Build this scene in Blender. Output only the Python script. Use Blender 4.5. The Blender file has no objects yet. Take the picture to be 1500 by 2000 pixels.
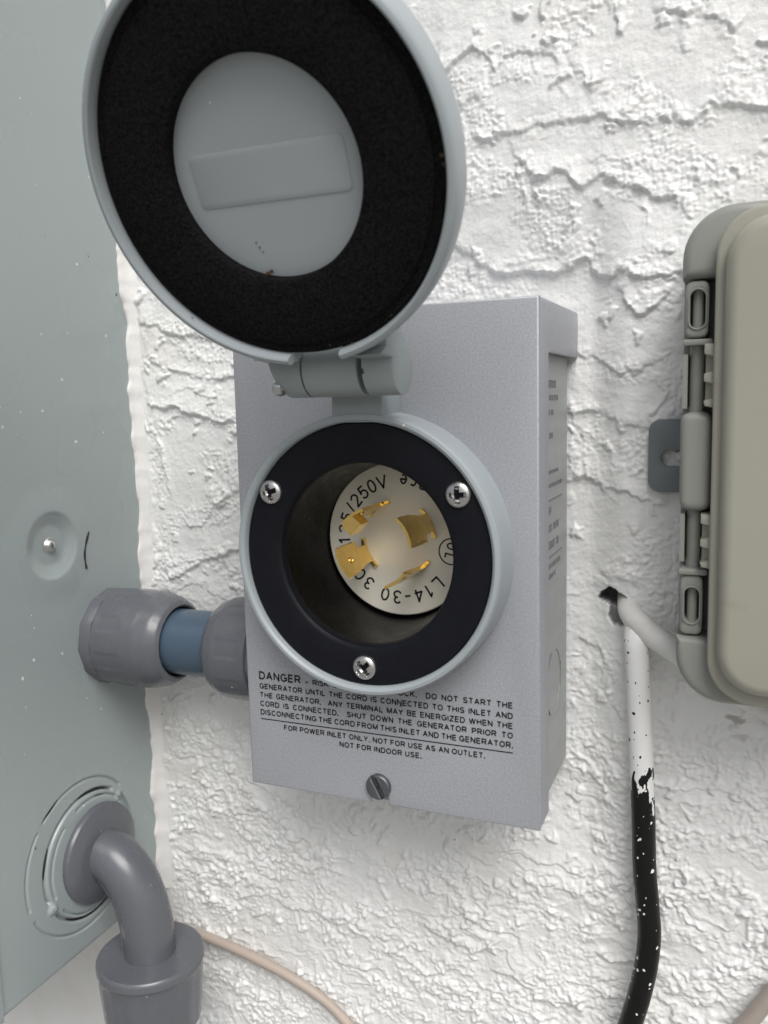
import bpy, bmesh, math, random
import numpy as np
from mathutils import Vector, Matrix
from mathutils.geometry import tessellate_polygon

random.seed(7)
PI = math.pi
scene = bpy.context.scene
COL = scene.collection

# ------------------------------------------------------------------ camera
cd = bpy.data.cameras.new("camera")
cam = bpy.data.objects.new("camera", cd)
COL.objects.link(cam)
cam.matrix_world = Matrix(((0.922468, -0.025785, 0.385211, 0.122681), (0.385287, 0.125144, -0.914272, -0.285767), (-0.024632, 0.991803, 0.125376, 0.059358), (0.0, 0.0, 0.0, 1.0)))
cd.sensor_fit = 'VERTICAL'
cd.sensor_height = 36.0
cd.sensor_width = 27.0
cd.lens = 29.82
cd.clip_start = 0.01
cd.clip_end = 400
cd.dof.use_dof = True
cd.dof.focus_distance = 0.33
cd.dof.aperture_fstop = 14.0
scene.camera = cam

# ------------------------------------------------------------------ light
SUN_DIR = Vector((0.42, -0.60, 0.86)).normalized()          # towards the light
el = math.asin(SUN_DIR.z)
rotz = math.atan2(SUN_DIR.x, SUN_DIR.y)
world = bpy.data.worlds.new("World")
scene.world = world
world.use_nodes = True
wn, wl = world.node_tree.nodes, world.node_tree.links
wn.clear()
sky = wn.new("ShaderNodeTexSky")
sky.sky_type = 'NISHITA'
sky.sun_disc = False
sky.sun_elevation = el
sky.sun_rotation = rotz
sky.air_density = 1.0
sky.dust_density = 4.0
hs = wn.new("ShaderNodeHueSaturation")                      # a veiled, nearly white sky
hs.inputs['Saturation'].default_value = 0.30
bg = wn.new("ShaderNodeBackground")
bg.inputs['Strength'].default_value = 0.11
wo = wn.new("ShaderNodeOutputWorld")
wl.new(sky.outputs[0], hs.inputs['Color'])
wl.new(hs.outputs[0], bg.inputs['Color'])
wl.new(bg.outputs[0], wo.inputs['Surface'])
sd = bpy.data.lights.new("sun", 'SUN')
sd.energy = 2.1
sd.angle = math.radians(36)
sd.color = (1.0, 0.99, 0.965)
so = bpy.data.objects.new("sun", sd)
COL.objects.link(so)
so.rotation_euler = SUN_DIR.to_track_quat('Z', 'Y').to_euler()
scene.view_settings.view_transform = 'Standard'
scene.view_settings.look = 'None'
scene.view_settings.exposure = -0.02
scene.view_settings.gamma = 1.0

# ------------------------------------------------------------------ materials
def mat(name, col, rough=0.5, metal=0.0, var=0.06, vscale=60, bump=0.0, bscale=2500, bdist=0.0002,
        specks=(), spec=0.5, rvar=0.08, stretch=None, dirt=None, coat=0.0):
    """specks: (colour, voronoi scale, radius, share of cells kept, stretch) ; dirt: (colour, scale, low, high, amount)"""
    m = bpy.data.materials.new(name)
    m.use_nodes = True
    N, L = m.node_tree.nodes, m.node_tree.links
    b = N['Principled BSDF']
    b.inputs['Metallic'].default_value = metal
    b.inputs['Specular IOR Level'].default_value = spec
    b.inputs['Coat Weight'].default_value = coat
    b.inputs['Coat Roughness'].default_value = 0.32
    tc = N.new('ShaderNodeTexCoord')
    geo = N.new('ShaderNodeNewGeometry')
    co = geo.outputs['Position']
    if stretch:
        mp = N.new('ShaderNodeMapping'); mp.inputs['Scale'].default_value = stretch
        L.new(co, mp.inputs['Vector']); vco = mp.outputs[0]
    else:
        vco = co
    n = N.new('ShaderNodeTexNoise'); n.inputs['Scale'].default_value = vscale; n.inputs['Detail'].default_value = 6
    L.new(vco, n.inputs['Vector'])
    mr = N.new('ShaderNodeMapRange'); mr.inputs['From Min'].default_value = 0.15; mr.inputs['From Max'].default_value = 0.85
    mr.inputs['To Min'].default_value = 1 - var; mr.inputs['To Max'].default_value = 1 + var
    L.new(n.outputs['Fac'], mr.inputs['Value'])
    mx = N.new('ShaderNodeVectorMath'); mx.operation = 'SCALE'
    mx.inputs[0].default_value = col; L.new(mr.outputs[0], mx.inputs['Scale'])
    c = mx.outputs[0]
    rr = N.new('ShaderNodeMapRange'); rr.inputs['From Min'].default_value = 0.1; rr.inputs['From Max'].default_value = 0.9
    rr.inputs['To Min'].default_value = max(0.02, rough - rvar); rr.inputs['To Max'].default_value = min(1, rough + rvar)
    n2 = N.new('ShaderNodeTexNoise'); n2.inputs['Scale'].default_value = vscale * 2.3; n2.inputs['Detail'].default_value = 1.5
    L.new(vco, n2.inputs['Vector']); L.new(n2.outputs['Fac'], rr.inputs['Value'])
    L.new(rr.outputs[0], b.inputs['Roughness'])
    def mix(f, col2):
        nonlocal c
        x = N.new('ShaderNodeMix'); x.data_type = 'RGBA'
        L.new(f, x.inputs[0]); L.new(c, x.inputs[6]); x.inputs[7].default_value = (*col2, 1)
        c = x.outputs[2]
    if dirt:
        for (dc, ds, lo, hi, am) in dirt:
            d = N.new('ShaderNodeTexNoise'); d.inputs['Scale'].default_value = ds; d.inputs['Detail'].default_value = 8
            d.inputs['Roughness'].default_value = 0.65
            L.new(co, d.inputs['Vector'])
            q = N.new('ShaderNodeMapRange'); q.interpolation_type = 'SMOOTHSTEP'
            q.inputs['From Min'].default_value = lo; q.inputs['From Max'].default_value = hi; q.inputs['To Max'].default_value = am
            L.new(d.outputs['Fac'], q.inputs['Value']); mix(q.outputs[0], dc)
    for (sc, scale, rad, share, st) in specks:
        mp = N.new('ShaderNodeMapping'); mp.inputs['Scale'].default_value = st or (1, 1, 1)
        L.new(co, mp.inputs['Vector'])
        wv = N.new('ShaderNodeTexNoise'); wv.inputs['Scale'].default_value = scale * 2.5
        L.new(mp.outputs[0], wv.inputs['Vector'])
        ad = N.new('ShaderNodeVectorMath'); ad.operation = 'MULTIPLY_ADD'
        ad.inputs[1].default_value = (0.35 / scale,) * 3
        L.new(wv.outputs['Color'], ad.inputs[0]); L.new(mp.outputs[0], ad.inputs[2])
        v = N.new('ShaderNodeTexVoronoi'); v.inputs['Scale'].default_value = scale
        L.new(ad.outputs[0], v.inputs['Vector'])
        sp = N.new('ShaderNodeSeparateColor'); L.new(v.outputs['Color'], sp.inputs[0])
        # radius varies per cell, only some cells kept
        q = N.new('ShaderNodeMapRange'); q.inputs['From Min'].default_value = 1 - share; q.inputs['From Max'].default_value = 1
        q.inputs['To Min'].default_value = 0.0; q.inputs['To Max'].default_value = rad
        L.new(sp.outputs[0], q.inputs['Value'])
        lt = N.new('ShaderNodeMath'); lt.operation = 'LESS_THAN'
        L.new(v.outputs['Distance'], lt.inputs[0]); L.new(q.outputs[0], lt.inputs[1])
        mix(lt.outputs[0], sc)
    L.new(c, b.inputs['Base Color'])
    if bump:
        nb = N.new('ShaderNodeTexNoise'); nb.inputs['Scale'].default_value = bscale; nb.inputs['Detail'].default_value = 3
        L.new(co, nb.inputs['Vector'])
        bp = N.new('ShaderNodeBump'); bp.inputs['Strength'].default_value = bump; bp.inputs['Distance'].default_value = bdist
        L.new(nb.outputs['Fac'], bp.inputs['Height']); L.new(bp.outputs[0], b.inputs['Normal'])
    return m

WHITE = (0.82, 0.82, 0.80)
DARK = (0.03, 0.03, 0.03)
RUST = (0.10, 0.045, 0.02)
M = {}
M['panel'] = mat('green_grey_enamel', (0.322, 0.368, 0.368), 0.28, var=0.04, vscale=9, bump=0.12, bscale=60, bdist=0.0006, coat=0.35,
                 specks=[((.7, .72, .7), 170, 0.13, 0.08, None), ((.55, .58, .56), 75, 0.10, 0.10, (1, 1, .7)), (DARK, 85, 0.06, 0.08, None)])
M['panel_edge'] = mat('bare_steel_edge', (0.02, 0.022, 0.02), 0.7)
M['box'] = mat('silver_grey_powder_coat', (0.375, 0.385, 0.415), 0.42, metal=0.15, var=0.21, vscale=1200, bump=0.35, bscale=1700, bdist=0.0002,
               specks=[((0.06, 0.06, 0.06), 110, 0.07, 0.05, None), ((.50, .51, .53), 90, 0.10, 0.10, (1, 1, .4))], dirt=[((0.40, 0.40, 0.40), 25, 0.5, 0.75, 0.25)])
M['box_side'] = mat('grey_sheet_steel', (0.33, 0.345, 0.345), 0.45, metal=0.1, var=0.10, vscale=40, bump=0.3, bscale=120, bdist=0.0006,
                    stretch=(1, 0.3, 2.5))
M['plastic'] = mat('light_grey_plastic', (0.34, 0.375, 0.395), 0.36, var=0.03, vscale=40, bump=0.06, bscale=900,
                   specks=[(DARK, 130, 0.10, 0.03, None), (WHITE, 160, 0.12, 0.03, None)])
M['plastic_hinge'] = mat('grey_hinge_plastic', (0.31, 0.345, 0.35), 0.38, var=0.05, vscale=60, bump=0.06, bscale=900,
                   specks=[(DARK, 150, 0.12, 0.05, None)], dirt=[(RUST, 90, 0.66, 0.76, 0.8)])
M['black_plate'] = mat('satin_black_plastic', (0.0075, 0.008, 0.0115), 0.45, var=0.2, vscale=300, bump=0.1, bscale=2500, spec=0.16,
                       specks=[((0.3, 0.3, 0.3), 260, 0.08, 0.05, None)])
M['black_well'] = mat('black_moulded_socket', (0.003, 0.003, 0.003), 0.28, var=0.3, vscale=80, bump=0.12, bscale=120, bdist=0.001, spec=0.18,
                      specks=[((0.25, 0.24, 0.2), 300, 0.09, 0.05, None)])
M['foam'] = mat('black_foam', (0.009, 0.009, 0.0095), 0.95, var=1.4, vscale=1300, bump=0.9, bscale=1800, bdist=0.0004, spec=0.08)
M['ivory'] = mat('ivory_insulator', (0.93, 0.885, 0.755), 0.38, var=0.03, vscale=60)
M['brass'] = mat('brass', (0.93, 0.66, 0.22), 0.17, metal=1.0, var=0.12, vscale=300, bump=0.08, bscale=500, rvar=0.1)
M['steel'] = mat('stainless_steel', (0.60, 0.59, 0.58), 0.30, metal=1.0, var=0.08, vscale=900, bump=0.1)
M['zinc'] = mat('dull_zinc', (0.17, 0.175, 0.19), 0.42, metal=0.85, var=0.18, vscale=600, bump=0.3, bscale=700)
M['ink'] = mat('black_ink', (0.014, 0.014, 0.015), 0.6, var=0.1)
M['faded_ink'] = mat('faded_grey_ink', (0.17, 0.172, 0.175), 0.7, var=0.3, vscale=900)
M['pvc'] = mat('dark_grey_pvc', (0.117, 0.122, 0.138), 0.25, var=0.07, vscale=45, bump=0.12, bscale=700,
               specks=[(WHITE, 230, 0.10, 0.06, None)])
M['pvc_blue'] = mat('blue_grey_pvc_pipe', (0.067, 0.102, 0.146), 0.34, var=0.06, vscale=50, stretch=(0.3, 1, 1), bump=0.06,
                    specks=[(WHITE, 170, 0.12, 0.04, None)])
M['beige_door'] = mat('beige_plastic', (0.335, 0.326, 0.272), 0.42, var=0.05, vscale=14, bump=0.12, bscale=1100,
                      specks=[((0.10, 0.08, 0.05), 120, 0.10, 0.05, None), (WHITE, 120, 0.07, 0.04, None)],
                      dirt=[((0.24, 0.20, 0.15), 60, 0.58, 0.78, 0.5)])
M['beige_body'] = mat('grey_beige_plastic', (0.265, 0.268, 0.246), 0.45, var=0.05, vscale=20, bump=0.12, bscale=1100)
M['ear'] = mat('blue_grey_tab_plastic', (0.175, 0.195, 0.205), 0.5, var=0.05, vscale=50, bump=0.1,
               specks=[(WHITE, 190, 0.12, 0.05, None)])
M['white_cable'] = mat('white_painted_cable', (0.74, 0.735, 0.71), 0.5, var=0.05, vscale=80, bump=0.5, bscale=220, bdist=0.0006,
                       specks=[(DARK, 420, 0.15, 0.20, None)], dirt=[((.52, .50, .45), 55, .5, .75, .5)])
M['pink_cable'] = mat('pinkish_beige_cable', (0.45, 0.375, 0.325), 0.5, var=0.05, vscale=120, bump=0.2, bscale=500)
M['taupe_cable'] = mat('taupe_cable', (0.38, 0.33, 0.29), 0.5, var=0.05, vscale=120, bump=0.2, bscale=500)
M['caulk'] = mat('white_paint_caulk', (0.76, 0.75, 0.73), 0.55, var=0.04, vscale=40, bump=0.3, bscale=500, bdist=0.0006)
M['concrete'] = mat('warm_concrete', (0.24, 0.235, 0.22), 0.85, var=0.2, vscale=3, bump=0.4, bscale=80, bdist=0.004)

# black cable with its top end overpainted white: the paint ends in a ragged line at a fixed height
def cable_material():
    m = mat('black_cable_overpainted_white', (0.006, 0.006, 0.006), 0.40, spec=0.3, var=0.2, vscale=200, bump=0.25, bscale=400, bdist=0.0004)
    N, L = m.node_tree.nodes, m.node_tree.links
    b = N['Principled BSDF']
    src = b.inputs['Base Color'].links[0].from_socket
    geo = N.new('ShaderNodeNewGeometry')
    xyz = N.new('ShaderNodeSeparateXYZ'); L.new(geo.outputs['Position'], xyz.inputs[0])
    n = N.new('ShaderNodeTexNoise'); n.inputs['Scale'].default_value = 260; n.inputs['Detail'].default_value = 7
    mp = N.new('ShaderNodeMapping'); mp.inputs['Scale'].default_value = (1, 1, .38)
    L.new(geo.outputs['Position'], mp.inputs['Vector']); L.new(mp.outputs[0], n.inputs['Vector'])
    # height above the paint line, in units that the noise can break up
    h = N.new('ShaderNodeMapRange'); h.clamp = False
    h.inputs['From Min'].default_value = -0.1130; h.inputs['From Max'].default_value = -0.0580
    h.inputs['To Min'].default_value = -0.30; h.inputs['To Max'].default_value = 0.42
    L.new(xyz.outputs['Z'], h.inputs['Value'])
    cl = N.new('ShaderNodeClamp'); cl.inputs['Min'].default_value = -0.6; cl.inputs['Max'].default_value = 0.24
    L.new(h.outputs[0], cl.inputs['Value'])
    a = N.new('ShaderNodeMath'); a.operation = 'ADD'; L.new(cl.outputs[0], a.inputs[0]); L.new(n.outputs['Fac'], a.inputs[1])
    g = N.new('ShaderNodeMath'); g.operation = 'GREATER_THAN'; g.inputs[1].default_value = 0.5; L.new(a.outputs[0], g.inputs[0])
    # drips further down, small black specks further up
    v = N.new('ShaderNodeTexVoronoi'); v.inputs['Scale'].default_value = 400
    nz = N.new('ShaderNodeVectorMath'); nz.operation = 'MULTIPLY_ADD'; nz.inputs[1].default_value = (0.0045,) * 3
    L.new(n.outputs['Color'], nz.inputs[0]); L.new(geo.outputs['Position'], nz.inputs[2]); L.new(nz.outputs[0], v.inputs['Vector'])
    sp = N.new('ShaderNodeSeparateColor'); L.new(v.outputs['Color'], sp.inputs[0])
    q = N.new('ShaderNodeMapRange'); q.inputs['From Min'].default_value = 0.48; q.inputs['From Max'].default_value = 1
    q.inputs['To Min'].default_value = 0; q.inputs['To Max'].default_value = 0.29; L.new(sp.outputs[0], q.inputs['Value'])
    d = N.new('ShaderNodeMath'); d.operation = 'LESS_THAN'; L.new(v.outputs['Distance'], d.inputs[0]); L.new(q.outputs[0], d.inputs[1])
    xo = N.new('ShaderNodeMath'); xo.operation = 'SUBTRACT'; L.new(g.outputs[0], xo.inputs[0]); L.new(d.outputs[0], xo.inputs[1])
    ab = N.new('ShaderNodeMath'); ab.operation = 'ABSOLUTE'; L.new(xo.outputs[0], ab.inputs[0])
    x = N.new('ShaderNodeMix'); x.data_type = 'RGBA'
    L.new(ab.outputs[0], x.inputs[0]); L.new(src, x.inputs[6]); x.inputs[7].default_value = (0.80, 0.80, 0.79, 1)
    L.new(x.outputs[2], b.inputs['Base Color'])
    return m
M['black_cable'] = cable_material()

def wall_material():
    m = mat('white_painted_stucco', (0.81, 0.81, 0.80), 0.42, var=0.03, vscale=18, bump=0.32, bscale=1000, bdist=0.0005,
            specks=[((0.12, 0.10, 0.08), 95, 0.07, 0.05, None)],
            dirt=[((0.62, 0.58, 0.48), 14, 0.50, 0.75, 0.35)])
    N, L = m.node_tree.nodes, m.node_tree.links
    b = N['Principled BSDF']
    src = b.inputs['Base Color'].links[0].from_socket
    at = N.new('ShaderNodeAttribute'); at.attribute_name = 'bare'
    x = N.new('ShaderNodeMix'); x.data_type = 'RGBA'
    L.new(at.outputs['Fac'], x.inputs[0]); L.new(src, x.inputs[6]); x.inputs[7].default_value = (0.16, 0.155, 0.16, 1)
    st = N.new('ShaderNodeAttribute'); st.attribute_name = 'stain'
    y = N.new('ShaderNodeMix'); y.data_type = 'RGBA'
    L.new(st.outputs['Fac'], y.inputs[0]); L.new(x.outputs[2], y.inputs[6]); y.inputs[7].default_value = (0.26, 0.22, 0.16, 1)
    L.new(y.outputs[2], b.inputs['Base Color'])
    return m
M['stucco'] = wall_material()

# ------------------------------------------------------------------ object helpers
WORLDPOS = {}
def link_mesh(name, verts, faces, m, parent=None, smooth=40, label=None, mats=None, fmat=None):
    verts = np.asarray(verts, float)
    c = (verts.min(0) + verts.max(0)) / 2
    me = bpy.data.meshes.new(name)
    me.from_pydata((verts - c).tolist(), [], [list(map(int, f)) for f in faces])
    return finish(name, me, c, m, parent, smooth, label, mats, fmat)

def finish(name, me, c, m, parent, smooth, label=None, mats=None, fmat=None):
    me.validate()
    for mm in (mats or [m]):
        me.materials.append(mm)
    if fmat is not None:
        me.polygons.foreach_set('material_index', fmat)
    if smooth:
        me.polygons.foreach_set('use_smooth', [True] * len(me.polygons))
        me.set_sharp_from_angle(angle=math.radians(smooth))
    o = bpy.data.objects.new(name, me)
    COL.objects.link(o)
    WORLDPOS[o.name] = Vector(c)
    if parent:
        o.parent = parent
        o.location = Vector(c) - WORLDPOS[parent.name]
    else:
        o.location = c
    if label:
        o['label'] = label
    return o

def tag(o, label, cat, group=None, kind=None):
    if label: o['label'] = label
    if cat: o['category'] = cat
    if group: o['group'] = group
    if kind: o['kind'] = kind
    return o

def thing(name, loc, label, cat, group=None):
    o = bpy.data.objects.new(name, None)
    o.empty_display_size = 0.02
    COL.objects.link(o)
    o.location = loc
    WORLDPOS[o.name] = Vector(loc)
    return tag(o, label, cat, group)

class MB:
    """collects pieces of one mesh"""
    def __init__(self): self.v = []; self.f = []
    def add(self, v, f):
        n = len(self.v)
        self.v.extend([tuple(p) for p in v])
        self.f.extend([tuple(i + n for i in q) for q in f])
        return self
    def build(self, name, m, parent=None, smooth=40, label=None):
        return link_mesh(name, self.v, self.f, m, parent, smooth, label)

def frame(axis, up=None):
    a = Vector(axis).normalized()
    u = Vector(up) if up else (Vector((0, 0, 1)) if abs(a.z) < 0.9 else Vector((1, 0, 0)))
    u = (u - a * u.dot(a)).normalized()
    return a, u, a.cross(u)

def lathe(profile, origin, axis, seg=64, up=None, closed=False, a0=0.0, a1=2 * PI):
    """profile: (r, h) pairs; h along axis. closed joins the last profile point with the first"""
    a, u, w = frame(axis, up)
    o = Vector(origin)
    full = abs(a1 - a0 - 2 * PI) < 1e-6
    ns = seg if full else seg + 1
    V, F = [], []
    for i in range(ns):
        t = a0 + (a1 - a0) * i / seg
        d = u * math.cos(t) + w * math.sin(t)
        for r, h in profile:
            V.append(o + a * h + d * r)
    k = len(profile)
    for i in range(seg):
        j = (i + 1) % ns
        for q in range(k if closed else k - 1):
            q2 = (q + 1) % k
            F.append((i * k + q, j * k + q, j * k + q2, i * k + q2))
    if not full:
        F.append(tuple(range(k)) if closed else tuple(range(k)))
        F.append(tuple(reversed(range((ns - 1) * k, ns * k))))
    return V, F

def dedupe(bm): bmesh.ops.remove_doubles(bm, verts=bm.verts, dist=1e-7)

def tube(pts, rad, seg=20, caps=True, jitter=0.0):
    P = [Vector(p) for p in pts]
    n = len(P)
    R = rad if hasattr(rad, '__len__') else [rad] * n
    V, F = [], []
    t0 = (P[1] - P[0]).normalized()
    u = t0.orthogonal().normalized()
    for i in range(n):
        t = (P[min(i + 1, n - 1)] - P[max(i - 1, 0)]).normalized()
        u = (u - t * u.dot(t)).normalized()
        w = t.cross(u)
        for k in range(seg):
            a = 2 * PI * k / seg
            r = R[i] * (1 + jitter * (random.random() - .5))
            V.append(P[i] + (u * math.cos(a) + w * math.sin(a)) * r)
    for i in range(n - 1):
        for k in range(seg):
            k2 = (k + 1) % seg
            F.append((i * seg + k, i * seg + k2, (i + 1) * seg + k2, (i + 1) * seg + k))
    if caps:
        F.append(tuple(reversed(range(seg)))); F.append(tuple(range((n - 1) * seg, n * seg)))
    return V, F

def spline(ctrl, n=60):
    """Catmull-Rom through control points"""
    P = [Vector(c) for c in ctrl]
    P = [P[0] * 2 - P[1]] + P + [P[-1] * 2 - P[-2]]
    out = []
    segs = len(P) - 3
    for s in range(segs):
        p0, p1, p2, p3 = P[s:s + 4]
        m_ = max(2, n // segs)
        for k in range(m_ + (1 if s == segs - 1 else 0)):
            t = k / m_
            out.append(0.5 * ((2 * p1) + (p2 - p0) * t + (2 * p0 - 5 * p1 + 4 * p2 - p3) * t * t + (3 * p1 - p0 - 3 * p2 + p3) * t ** 3))
    return out

def area2(p): return sum(p[i][0] * p[(i + 1) % len(p)][1] - p[(i + 1) % len(p)][0] * p[i][1] for i in range(len(p)))
def inset(p, d):
    """offset a counter-clockwise 2D loop inwards by d"""
    n = len(p); out = []
    for i in range(n):
        a, b, c = Vector(p[i - 1]), Vector(p[i]), Vector(p[(i + 1) % n])
        e1 = (b - a).normalized(); e2 = (c - b).normalized()
        n1 = Vector((-e1.y, e1.x)); n2 = Vector((-e2.y, e2.x))
        s = n1 + n2
        k = max(0.3, 1 + n1.dot(n2))
        out.append(tuple(b + s * (d / k)))
    return out

def prism(outer, z0, z1, M3, holes=(), c=0.0, steps=2, back=True):
    """extrude a 2D outline from z0 (front, towards the viewer) to z1; M3(x, y, z) -> world point. c = rounding of the front edge"""
    if area2(outer) < 0: outer = outer[::-1]
    holes = [h if area2(h) < 0 else h[::-1] for h in holes]
    rings = []
    sgn = 1 if z1 > z0 else -1
    if c > 0:
        for k in range(steps + 1):
            t = (PI / 2) * k / steps
            rings.append((c * (1 - math.sin(t)), z0 + sgn * c * (1 - math.cos(t))))
    else:
        rings.append((0, z0))
    rings.append((0, z1))
    V, F = [], []
    loops_front = None
    def addloops(d, z):
        idx = []
        for lp, s in [(outer, 1)] + [(h, 1) for h in holes]:
            q = inset(lp, d) if d > 1e-9 else lp
            st = len(V)
            V.extend([M3(x, y, z) for x, y in q])
            idx.append((list(range(st, st + len(q))), q))
        return idx
    L = [addloops(d, z) for d, z in rings]
    for a, b in zip(L[:-1], L[1:]):
        for (ia, _), (ib, _) in zip(a, b):
            n = len(ia)
            for i in range(n):
                j = (i + 1) % n
                F.append((ia[i], ia[j], ib[j], ib[i]))
    for lp, flip in ((L[0], False), (L[-1], True)):
        if flip and not back: continue
        flat = [i for ids, _ in lp for i in ids]
        tris = tessellate_polygon([[Vector((x, y, 0)) for x, y in q] for _, q in lp])
        for t in tris:
            F.append(tuple(flat[i] for i in (t if flip else t[::-1])))
    return V, F

def fixn(V, F, name, m, parent=None, smooth=40, label=None):
    """recalculate normals then link"""
    V = np.array([tuple(v) for v in V], float)
    c = (V.min(0) + V.max(0)) / 2
    bm = bmesh.new()
    vs = [bm.verts.new(v - c) for v in V]
    for f in F:
        try: bm.faces.new([vs[i] for i in dict.fromkeys(f)])
        except ValueError: pass
    dedupe(bm)
    bmesh.ops.recalc_face_normals(bm, faces=bm.faces)
    me = bpy.data.meshes.new(name); bm.to_mesh(me); bm.free()
    return finish(name, me, c, m, parent, smooth, label)

def build(mb, name, m, parent=None, smooth=40, label=None):
    return fixn(mb.v, mb.f, name, m, parent, smooth, label)

XZ = lambda x, z, y: (x, y, z)                 # outline in the wall's plane, depth = y
YZ = lambda y, z, x: (x, y, z)                 # outline seen from the side, depth = x

def rrect(x0, x1, y0, y1, r, n=8, corners=(1, 1, 1, 1)):
    """rounded rectangle, counter-clockwise from lower left; corners: ll, lr, ur, ul"""
    out = []
    for (cx, cy, a, k) in ((x0, y0, PI, 0), (x1, y0, 1.5 * PI, 1), (x1, y1, 0, 2), (x0, y1, PI / 2, 3)):
        rr = r * corners[k]
        if rr <= 0: out.append((cx, cy)); continue
        ox = cx + rr * (1 if k in (0, 3) else -1); oy = cy + rr * (1 if k in (0, 1) else -1)
        for i in range(n + 1):
            t = a + PI / 2 * i / n
            out.append((ox + rr * math.cos(t), oy + rr * math.sin(t)))
    return out
def circle(cx, cy, r, n=64, a0=0): return [(cx + r * math.cos(a0 + 2 * PI * i / n), cy + r * math.sin(a0 + 2 * PI * i / n)) for i in range(n)]

def box(x0, x1, y0, y1, z0, z1):
    V = [(x, y, z) for x in (x0, x1) for y in (y0, y1) for z in (z0, z1)]
    F = [(0, 1, 3, 2), (4, 6, 7, 5), (0, 4, 5, 1), (2, 3, 7, 6), (0, 2, 6, 4), (1, 5, 7, 3)]
    return V, F

# lettering drawn as strokes of even weight (a plain grotesque), as flat mesh in a 2D frame
def arc_(cx, cy, rx, ry, a0, a1, n=12):
    return [(cx + rx * math.cos(math.radians(a0 + (a1 - a0) * k / n)), cy + ry * math.sin(math.radians(a0 + (a1 - a0) * k / n))) for k in range(n + 1)]
# unit box 0..1 for the stroke centre lines; (width, strokes); a stroke that ends where it starts is closed
GL = {
 'A': (.90, [[(0, 0), (.5, 1), (1, 0)], [(.2, .34), (.8, .34)]]),
 'B': (.80, [[(0, 0), (0, 1), (.6, 1)] + arc_(.62, .77, .33, .23, 90, -90, 8) + [(0, .54)], [(.62, .54)] + arc_(.66, .27, .34, .27, 90, -90, 8) + [(0, 0)]]),
 'C': (.88, [arc_(.5, .5, .5, .5, 38, 322, 24)]),
 'D': (.84, [[(0, 0), (0, 1), (.45, 1)] + arc_(.5, .5, .5, .5, 80, -80, 14) + [(.45, 0), (0, 0)]]),
 'E': (.72, [[(1, 1), (0, 1), (0, 0), (1, 0)], [(0, .52), (.92, .52)]]),
 'F': (.68, [[(1, 1), (0, 1), (0, 0)], [(0, .50), (.88, .50)]]),
 'G': (.92, [arc_(.5, .5, .5, .5, 40, 300, 22) + [(1, .16), (1, .47), (.56, .47)]]),
 'H': (.80, [[(0, 0), (0, 1)], [(1, 0), (1, 1)], [(0, .53), (1, .53)]]),
 'I': (.0, [[(0, 0), (0, 1)]]),
 'K': (.82, [[(0, 0), (0, 1)], [(.95, 1), (0, .36)], [(.36, .60), (1, 0)]]),
 'L': (.66, [[(0, 1), (0, 0), (1, 0)]]),
 'M': (.98, [[(0, 0), (0, 1), (.5, .08), (1, 1), (1, 0)]]),
 'N': (.80, [[(0, 0), (0, 1), (1, 0), (1, 1)]]),
 'O': (.94, [arc_(.5, .5, .5, .5, 0, 360, 32)]),
 'P': (.76, [[(0, 0), (0, 1), (.6, 1)] + arc_(.66, .72, .34, .28, 90, -90, 10) + [(0, .44)]]),
 'R': (.84, [[(0, 0), (0, 1), (.6, 1)] + arc_(.64, .735, .32, .265, 90, -90, 10) + [(0, .47)], [(.52, .47), (1, 0)]]),
 'S': (.78, [arc_(.5, .76, .45, .24, 25, 200, 12) + [(.2, .60), (.8, .42)] + arc_(.5, .25, .5, .25, 20, -165, 12)]),
 'T': (.78, [[(0, 1), (1, 1)], [(.5, 1), (.5, 0)]]),
 'U': (.80, [[(0, 1)] + arc_(.5, .36, .5, .36, 180, 360, 14) + [(1, 1)]]),
 'V': (.86, [[(0, 1), (.5, 0), (1, 1)]]),
 'W': (1.24, [[(0, 1), (.25, 0), (.5, .96), (.75, 0), (1, 1)]]),
 'X': (.84, [[(0, 1), (1, 0)], [(0, 0), (1, 1)]]),
 'Y': (.84, [[(0, 1), (.5, .45), (1, 1)], [(.5, .45), (.5, 0)]]),
 'Z': (.76, [[(0, 1), (1, 1), (0, 0), (1, 0)]]),
 '0': (.62, [arc_(.5, .5, .5, .5, 0, 360, 28)]),
 '1': (.30, [[(0, .76), (.9, 1), (.9, 0)]]),
 '2': (.64, [arc_(.5, .70, .48, .30, 165, -25, 12) + [(0, 0), (1, 0)]]),
 '3': (.64, [arc_(.48, .755, .42, .245, 160, -80, 12) + [(.42, .53)], [(.42, .53)] + arc_(.48, .27, .50, .27, 80, -160, 12)]),
 '4': (.68, [[(.74, 0), (.74, 1), (0, .28), (1.0, .28)]]),
 '5': (.64, [[(.92, 1), (.16, 1), (.08, .50)] + arc_(.48, .33, .50, .33, 125, -155, 14)]),
 'c': (.48, [arc_(.5, .36, .5, .36, 45, 315, 18)]),
 'e': (.50, [[(.02, .38), (.98, .38)] + arc_(.5, .36, .5, .36, 4, 310, 18)]),
 'n': (.46, [[(0, 0), (0, .72)], [(0, .46)] + arc_(.5, .46, .5, .26, 180, 0, 10) + [(1, 0)]]),
 '/': (.40, [[(0, -.06), (1, 1.06)]]),
 '-': (.52, [[(0, .40), (1, .40)]]),
 '\u2013': (.66, [[(0, .40), (1, .40)]]),
 '.': (.0, [[(0, -.02), (0, .04)]]),
 ',': (.06, [[(1, .05), (0, -.18)]]),
}
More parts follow.
